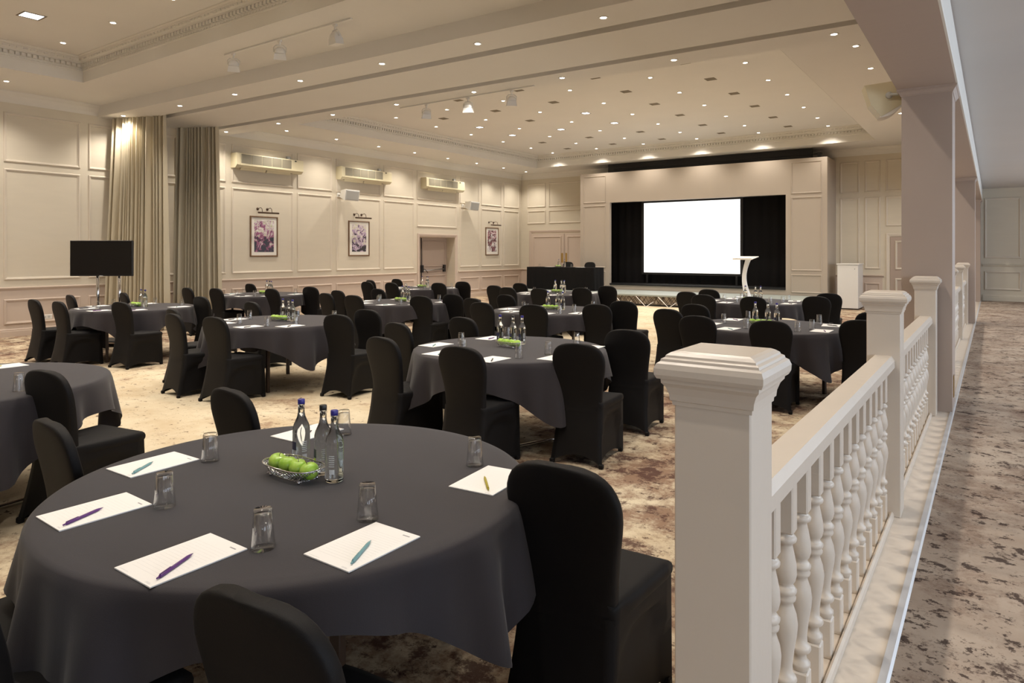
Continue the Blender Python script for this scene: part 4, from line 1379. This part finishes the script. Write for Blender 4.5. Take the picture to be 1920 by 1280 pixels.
def basket_meshes():
    def oval(a, b, z, n=36, p=3.0):
        out = []
        for i in range(n):
            t = 2 * PI * i / n
            c_, s_ = math.cos(t), math.sin(t)
            out.append((a * math.copysign(abs(c_) ** (2 / p), c_), b * math.copysign(abs(s_) ** (2 / p), s_), z))
        return out
    rim = MB().tube(oval(.138, .075, .052), .0027, 6, closed=True)
    bot = MB().tube(oval(.105, .050, .012), .0016, 6, closed=True)
    wires = MB()
    n = 40
    R_, B_ = oval(.138, .075, .052, n), oval(.105, .050, .012, n)
    for i in range(n):
        for d in (-3, 3):
            wires.tube([R_[i], B_[(i + d) % n]], .0013, 4)
    for k in range(-4, 5):
        wires.tube([(k * .024, -.05, .012), (k * .024, .05, .012)], .0009, 4)
    for k in range(-2, 3):
        wires.tube([(-.104, k * .02, .012), (.104, k * .02, .012)], .0009, 4)
    ft = MB().lathe([(0, 0), (.005, .002), (.006, .006), (.005, .011), (0, .013)], 10)
    return rim.mesh('rim'), bot.mesh('base_ring'), wires.mesh('wire_mesh'), ft.mesh('foot')
BKM = basket_meshes()
for me in BKM:
    me.materials.append(MATS['chrome'])
def basket(x, y, z, rz, label):
    t = thing('wire_basket', label, 'basket', (x, y, z), rz, 'wire fruit baskets')
    obj('rim', BKM[0], None, t)
    obj('base_ring', BKM[1], None, t)
    obj('wire_mesh', BKM[2], None, t, kind='stuff')
    for a in (-.085, .085):
        for b in (-.04, .04):
            obj('foot', BKM[3], None, t, (a, b, 0))
PADM = MB().bbox(-.0935, .0935, -.1375, .1375, 0, .004, .0005).mesh('sheets')
LGM = MB().box(.045, .072, .112, .1165, .0041, .0043).mesh('logo')
FTM = MB()
for k in range(9):
    FTM.box(-.080 + k * .005, -.077 + k * .005, -.1295, -.1275, .0041, .0043)
FTM = FTM.mesh('footer_text')
ADM = MB().box(.055, .078, -.131, -.1285, .0041, .0043).box(.055, .073, -.1275, -.1255, .0041, .0043).mesh('address_lines')
RLM = MB()
for k in range(16):
    RLM.box(-.075, .075, -.10 + k * .0125, -.0996 + k * .0125, .0041, .0042)
RLM = RLM.mesh('ruled_lines')
PADM.materials.append(MATS['paper']); LGM.materials.append(MATS['ink']); FTM.materials.append(MATS['rule']); ADM.materials.append(MATS['rule']); RLM.materials.append(MATS['rule'])
def notepad(x, y, z, rz, label, marks):
    t = thing('notepad', label, 'notepad', (x, y, z), rz, 'white notepads')
    obj('sheets', PADM, None, t)
    if marks:
        obj('logo', LGM, None, t)
        obj('footer_text', FTM, None, t, kind='stuff')
        obj('address_lines', ADM, None, t, kind='stuff')
        obj('ruled_lines', RLM, None, t, kind='stuff')
def pen_meshes():
    M = Matrix.Rotation(PI / 2, 4, 'X')
    b = MB().lathe([(.0012, -.070), (.0038, -.055), (.0048, -.045), (.0048, .062), (.004, .066)], 10, M=M)
    k = MB().lathe([(.0026, .066), (.0026, .076), (.0018, .0775)], 8, M=M)
    c_ = MB().box(-.0015, .0015, -.066, -.022, .0050, .0066)
    tp = MB().lathe([(.0003, -.0745), (.0012, -.070)], 6, M=M)
    return b.mesh('barrel'), k.mesh('button'), c_.mesh('clip'), tp.mesh('tip')
PEM = pen_meshes()
PENM = {}
for cnm in ('pen_purple', 'pen_teal', 'pen_gold', 'pen_dark'):
    out = []
    for i, me in enumerate(PEM):
        c_ = me.copy(); c_.materials.append(MATS[cnm if i < 3 else 'steel']); out.append(c_)
    PENM[cnm] = out
def pen(x, y, z, rz, colour, label):
    t = thing('ballpoint_pen', label, 'pen', (x, y, z + .0049), rz, 'ballpoint pens')
    for nm, me in zip(('barrel', 'button', 'clip', 'tip'), PENM[colour]):
        obj(nm, me, None, t)

PADS = [(.287, -.613, 0.0), (-.285, -.590, -.03), (-.620, -.228, 0.02), (.632, -.268, 0.0), (.590, .395, .10), (-.505, .430, .03)]
PENS = [(.326, -.653, .45, 'pen_purple'), (-.247, -.639, .37, 'pen_purple'), (-.591, -.284, .61, 'pen_teal'), (.668, -.308, .46, 'pen_teal'), (.608, .346, .75, 'pen_gold'), (-.47, .39, .5, 'pen_dark')]
GLAS = [(.405, -.442), (-.142, -.437), (-.481, -.072), (.492, -.123), (.431, .503), (-.352, .514)]
BOTS = [(-.133, .106, 'cap_blue'), (.022, .087, 'cap_black'), (.124, .055, 'cap_blue')]
PCN = {'pen_purple': 'purple', 'pen_teal': 'teal', 'pen_gold': 'mustard', 'pen_dark': 'dark'}
def rank(items):
    """position words from left to right as the photograph shows them"""
    o = sorted(range(len(items)), key=lambda i: screen_x(*items[i]))
    r = [0] * len(items)
    for k, i in enumerate(o):
        r[i] = k
    return r
for ti, (key, (tx, ty, where)) in enumerate(TBL.items()):
    r3 = random.Random(100 + ti)
    first = key == 'T1'
    t = thing('round_table', 'round folding table hidden under the cloth of ' + where, 'table', (tx, ty, 0), CLOTH_ROT[key] + PI / 4 + 0.2, 'round tables')
    obj('tabletop', TOPM, None, t)
    if key in ('T2', 'T5'):
        for s in (-1, 1):
            obj('leg_frame', BENT, None, t, (0, s * .42, 0))
    else:
        for k in range(4):
            a = PI / 4 + k * PI / 2
            obj('leg', LEGM, None, t, (.60 * math.cos(a), .60 * math.sin(a), 0))
    obj('ring_brace', APRM, None, t)
    c_ = obj('tablecloth', CLOTHS[3 if first else ti % 3], None, None, (tx, ty, 0), (0, 0, CLOTH_ROT[key]))
    tag(c_, 'dark charcoal cloth hanging over ' + where, 'tablecloth', 'dark round tablecloths')
    # chairs
    ch = CHAIRS[key]
    rk = rank(ch)
    for (x, y), k in zip(ch, rk):
        rel = x - tx
        hd = math.radians(6 * rel + r3.uniform(-4, 4))
        chair(x, y, hd, 'black stretch-covered chair, %s from left at %s' % (ORD[k], where), 'covered banquet chairs')
    # settings, each slightly displaced from the next table's
    j = (lambda a: 0.0) if first else (lambda a: r3.uniform(-a, a))
    pads = [(tx + a + j(.03), ty + b + j(.03), c + j(.06)) for a, b, c in PADS]
    if key == 'T5':
        pads = [(tx + .55, ty - .30, .2), (tx + .2, ty - .62, .1), (tx - .5, ty + .4, 0)]
    rk = rank([(p[0], p[1]) for p in pads])
    for (x, y, a), k in zip(pads, rk):
        notepad(x, y, TZ + .0005, a, 'white notepad, %s from left on %s' % (ORD[k], where), key in ('T1', 'T2', 'T3', 'T5'))
    for i, (x, y, a) in enumerate(pads):
        dx, dy, pa, col = PENS[i]
        if not first:
            col = r3.choice(('pen_dark', 'pen_dark', 'pen_teal', 'pen_purple')) if key != 'T5' else 'pen_gold'
        ox, oy = dx - PADS[i][0], dy - PADS[i][1]
        pen(x + ox, y + oy, TZ + .0045, pa + j(.3), col, '%s pen on the %s notepad from left on %s' % (PCN[col], ORD[rk[i]], where))
    gl = [(tx + a + j(.03), ty + b + j(.03)) for a, b in GLAS]
    if key == 'T5':
        gl = [(tx + .62, ty + .12), (tx - .3, ty - .1)]
    rk = rank(gl)
    for (x, y), k in zip(gl, rk):
        o = obj('tumbler', GLM, None, None, (x, y, TZ + .0005))
        tag(o, 'upturned clear glass tumbler, %s from left on %s' % (ORD[k], where), 'glass', 'upturned tumblers')
    if key == 'T5':
        continue
    bx, by = (0, 0) if first else (j(.05), j(.05))
    bt = [(tx + a + bx + j(.02), ty + b + by + j(.02), c) for a, b, c in BOTS]
    if key == 'T2':
        bt = [(tx - .25, ty + .20, 'cap_blue'), (tx - .11, ty + .21, 'cap_black'), (tx - .03, ty + .24, 'cap_blue')]
    rk = rank([(p[0], p[1]) for p in bt])
    for (x, y, cp), k in zip(bt, rk):
        bottle(x, y, TZ + .0005, r3.uniform(-.5, .5) + .35, cp, '%s-capped glass water bottle, %s from left on %s' % (cp[4:], ORD[k], where), 'water bottles on the round tables')
    cx, cy = tx - .035 + bx, ty - .005 + by
    ba = -0.02 if first else j(.12)
    basket(cx, cy, TZ + .0005, ba, 'chrome wire basket of green apples on ' + where)
    for k in range(4):
        q = -.098 + k * .064
        ax, ay = cx + q * math.cos(ba), cy + q * math.sin(ba)
        ap = thing('green_apple', '%s green apple from left in the basket on %s' % (ORD[k], where), 'apple', (ax, ay, TZ + .042), r3.uniform(0, 6), 'green apples')
        ap.rotation_euler = (r3.uniform(-.25, .25), r3.uniform(-.25, .25), r3.uniform(0, 6))
        obj('fruit', APM[0], None, ap)
        obj('stalk', APM[1], None, ap)

# head table settings and chairs
chair(-12.17, 20.72, PI, 'dark covered chair behind the head table, left one', 'covered banquet chairs', PZ)
chair(-11.30, 20.72, PI, 'dark covered chair behind the head table, right one', 'covered banquet chairs', PZ)
HZ = PZ + .7525
for i, x in enumerate((-12.03, -11.80)):
    bottle(x, 19.82, HZ, .3, 'cap_blue', 'glass water bottle on the head table, %s one' % ('left', 'right')[i], 'water bottles on the head table')
for i, x in enumerate((-12.75, -11.48)):
    o = obj('tumbler', GLM, None, None, (x, 19.72, HZ))
    tag(o, 'upturned glass tumbler on the head table, %s one' % ('left', 'right')[i], 'glass', 'upturned tumblers')
for i, x in enumerate((-12.35, -11.15)):
    notepad(x, 19.75, HZ, 1.57, 'white notepad on the head table, %s one' % ('left', 'right')[i], False)
basket(-11.95, 19.66, HZ, 0.0, 'chrome wire basket on the head table')
for k in range(3):
    ap = thing('green_apple', '%s green apple from left in the basket on the head table' % ORD[k], 'apple', (-12.015 + k * .065, 19.66, HZ + .042), k * 1.3, 'green apples')
    obj('fruit', APM[0], None, ap)
    obj('stalk', APM[1], None, ap)
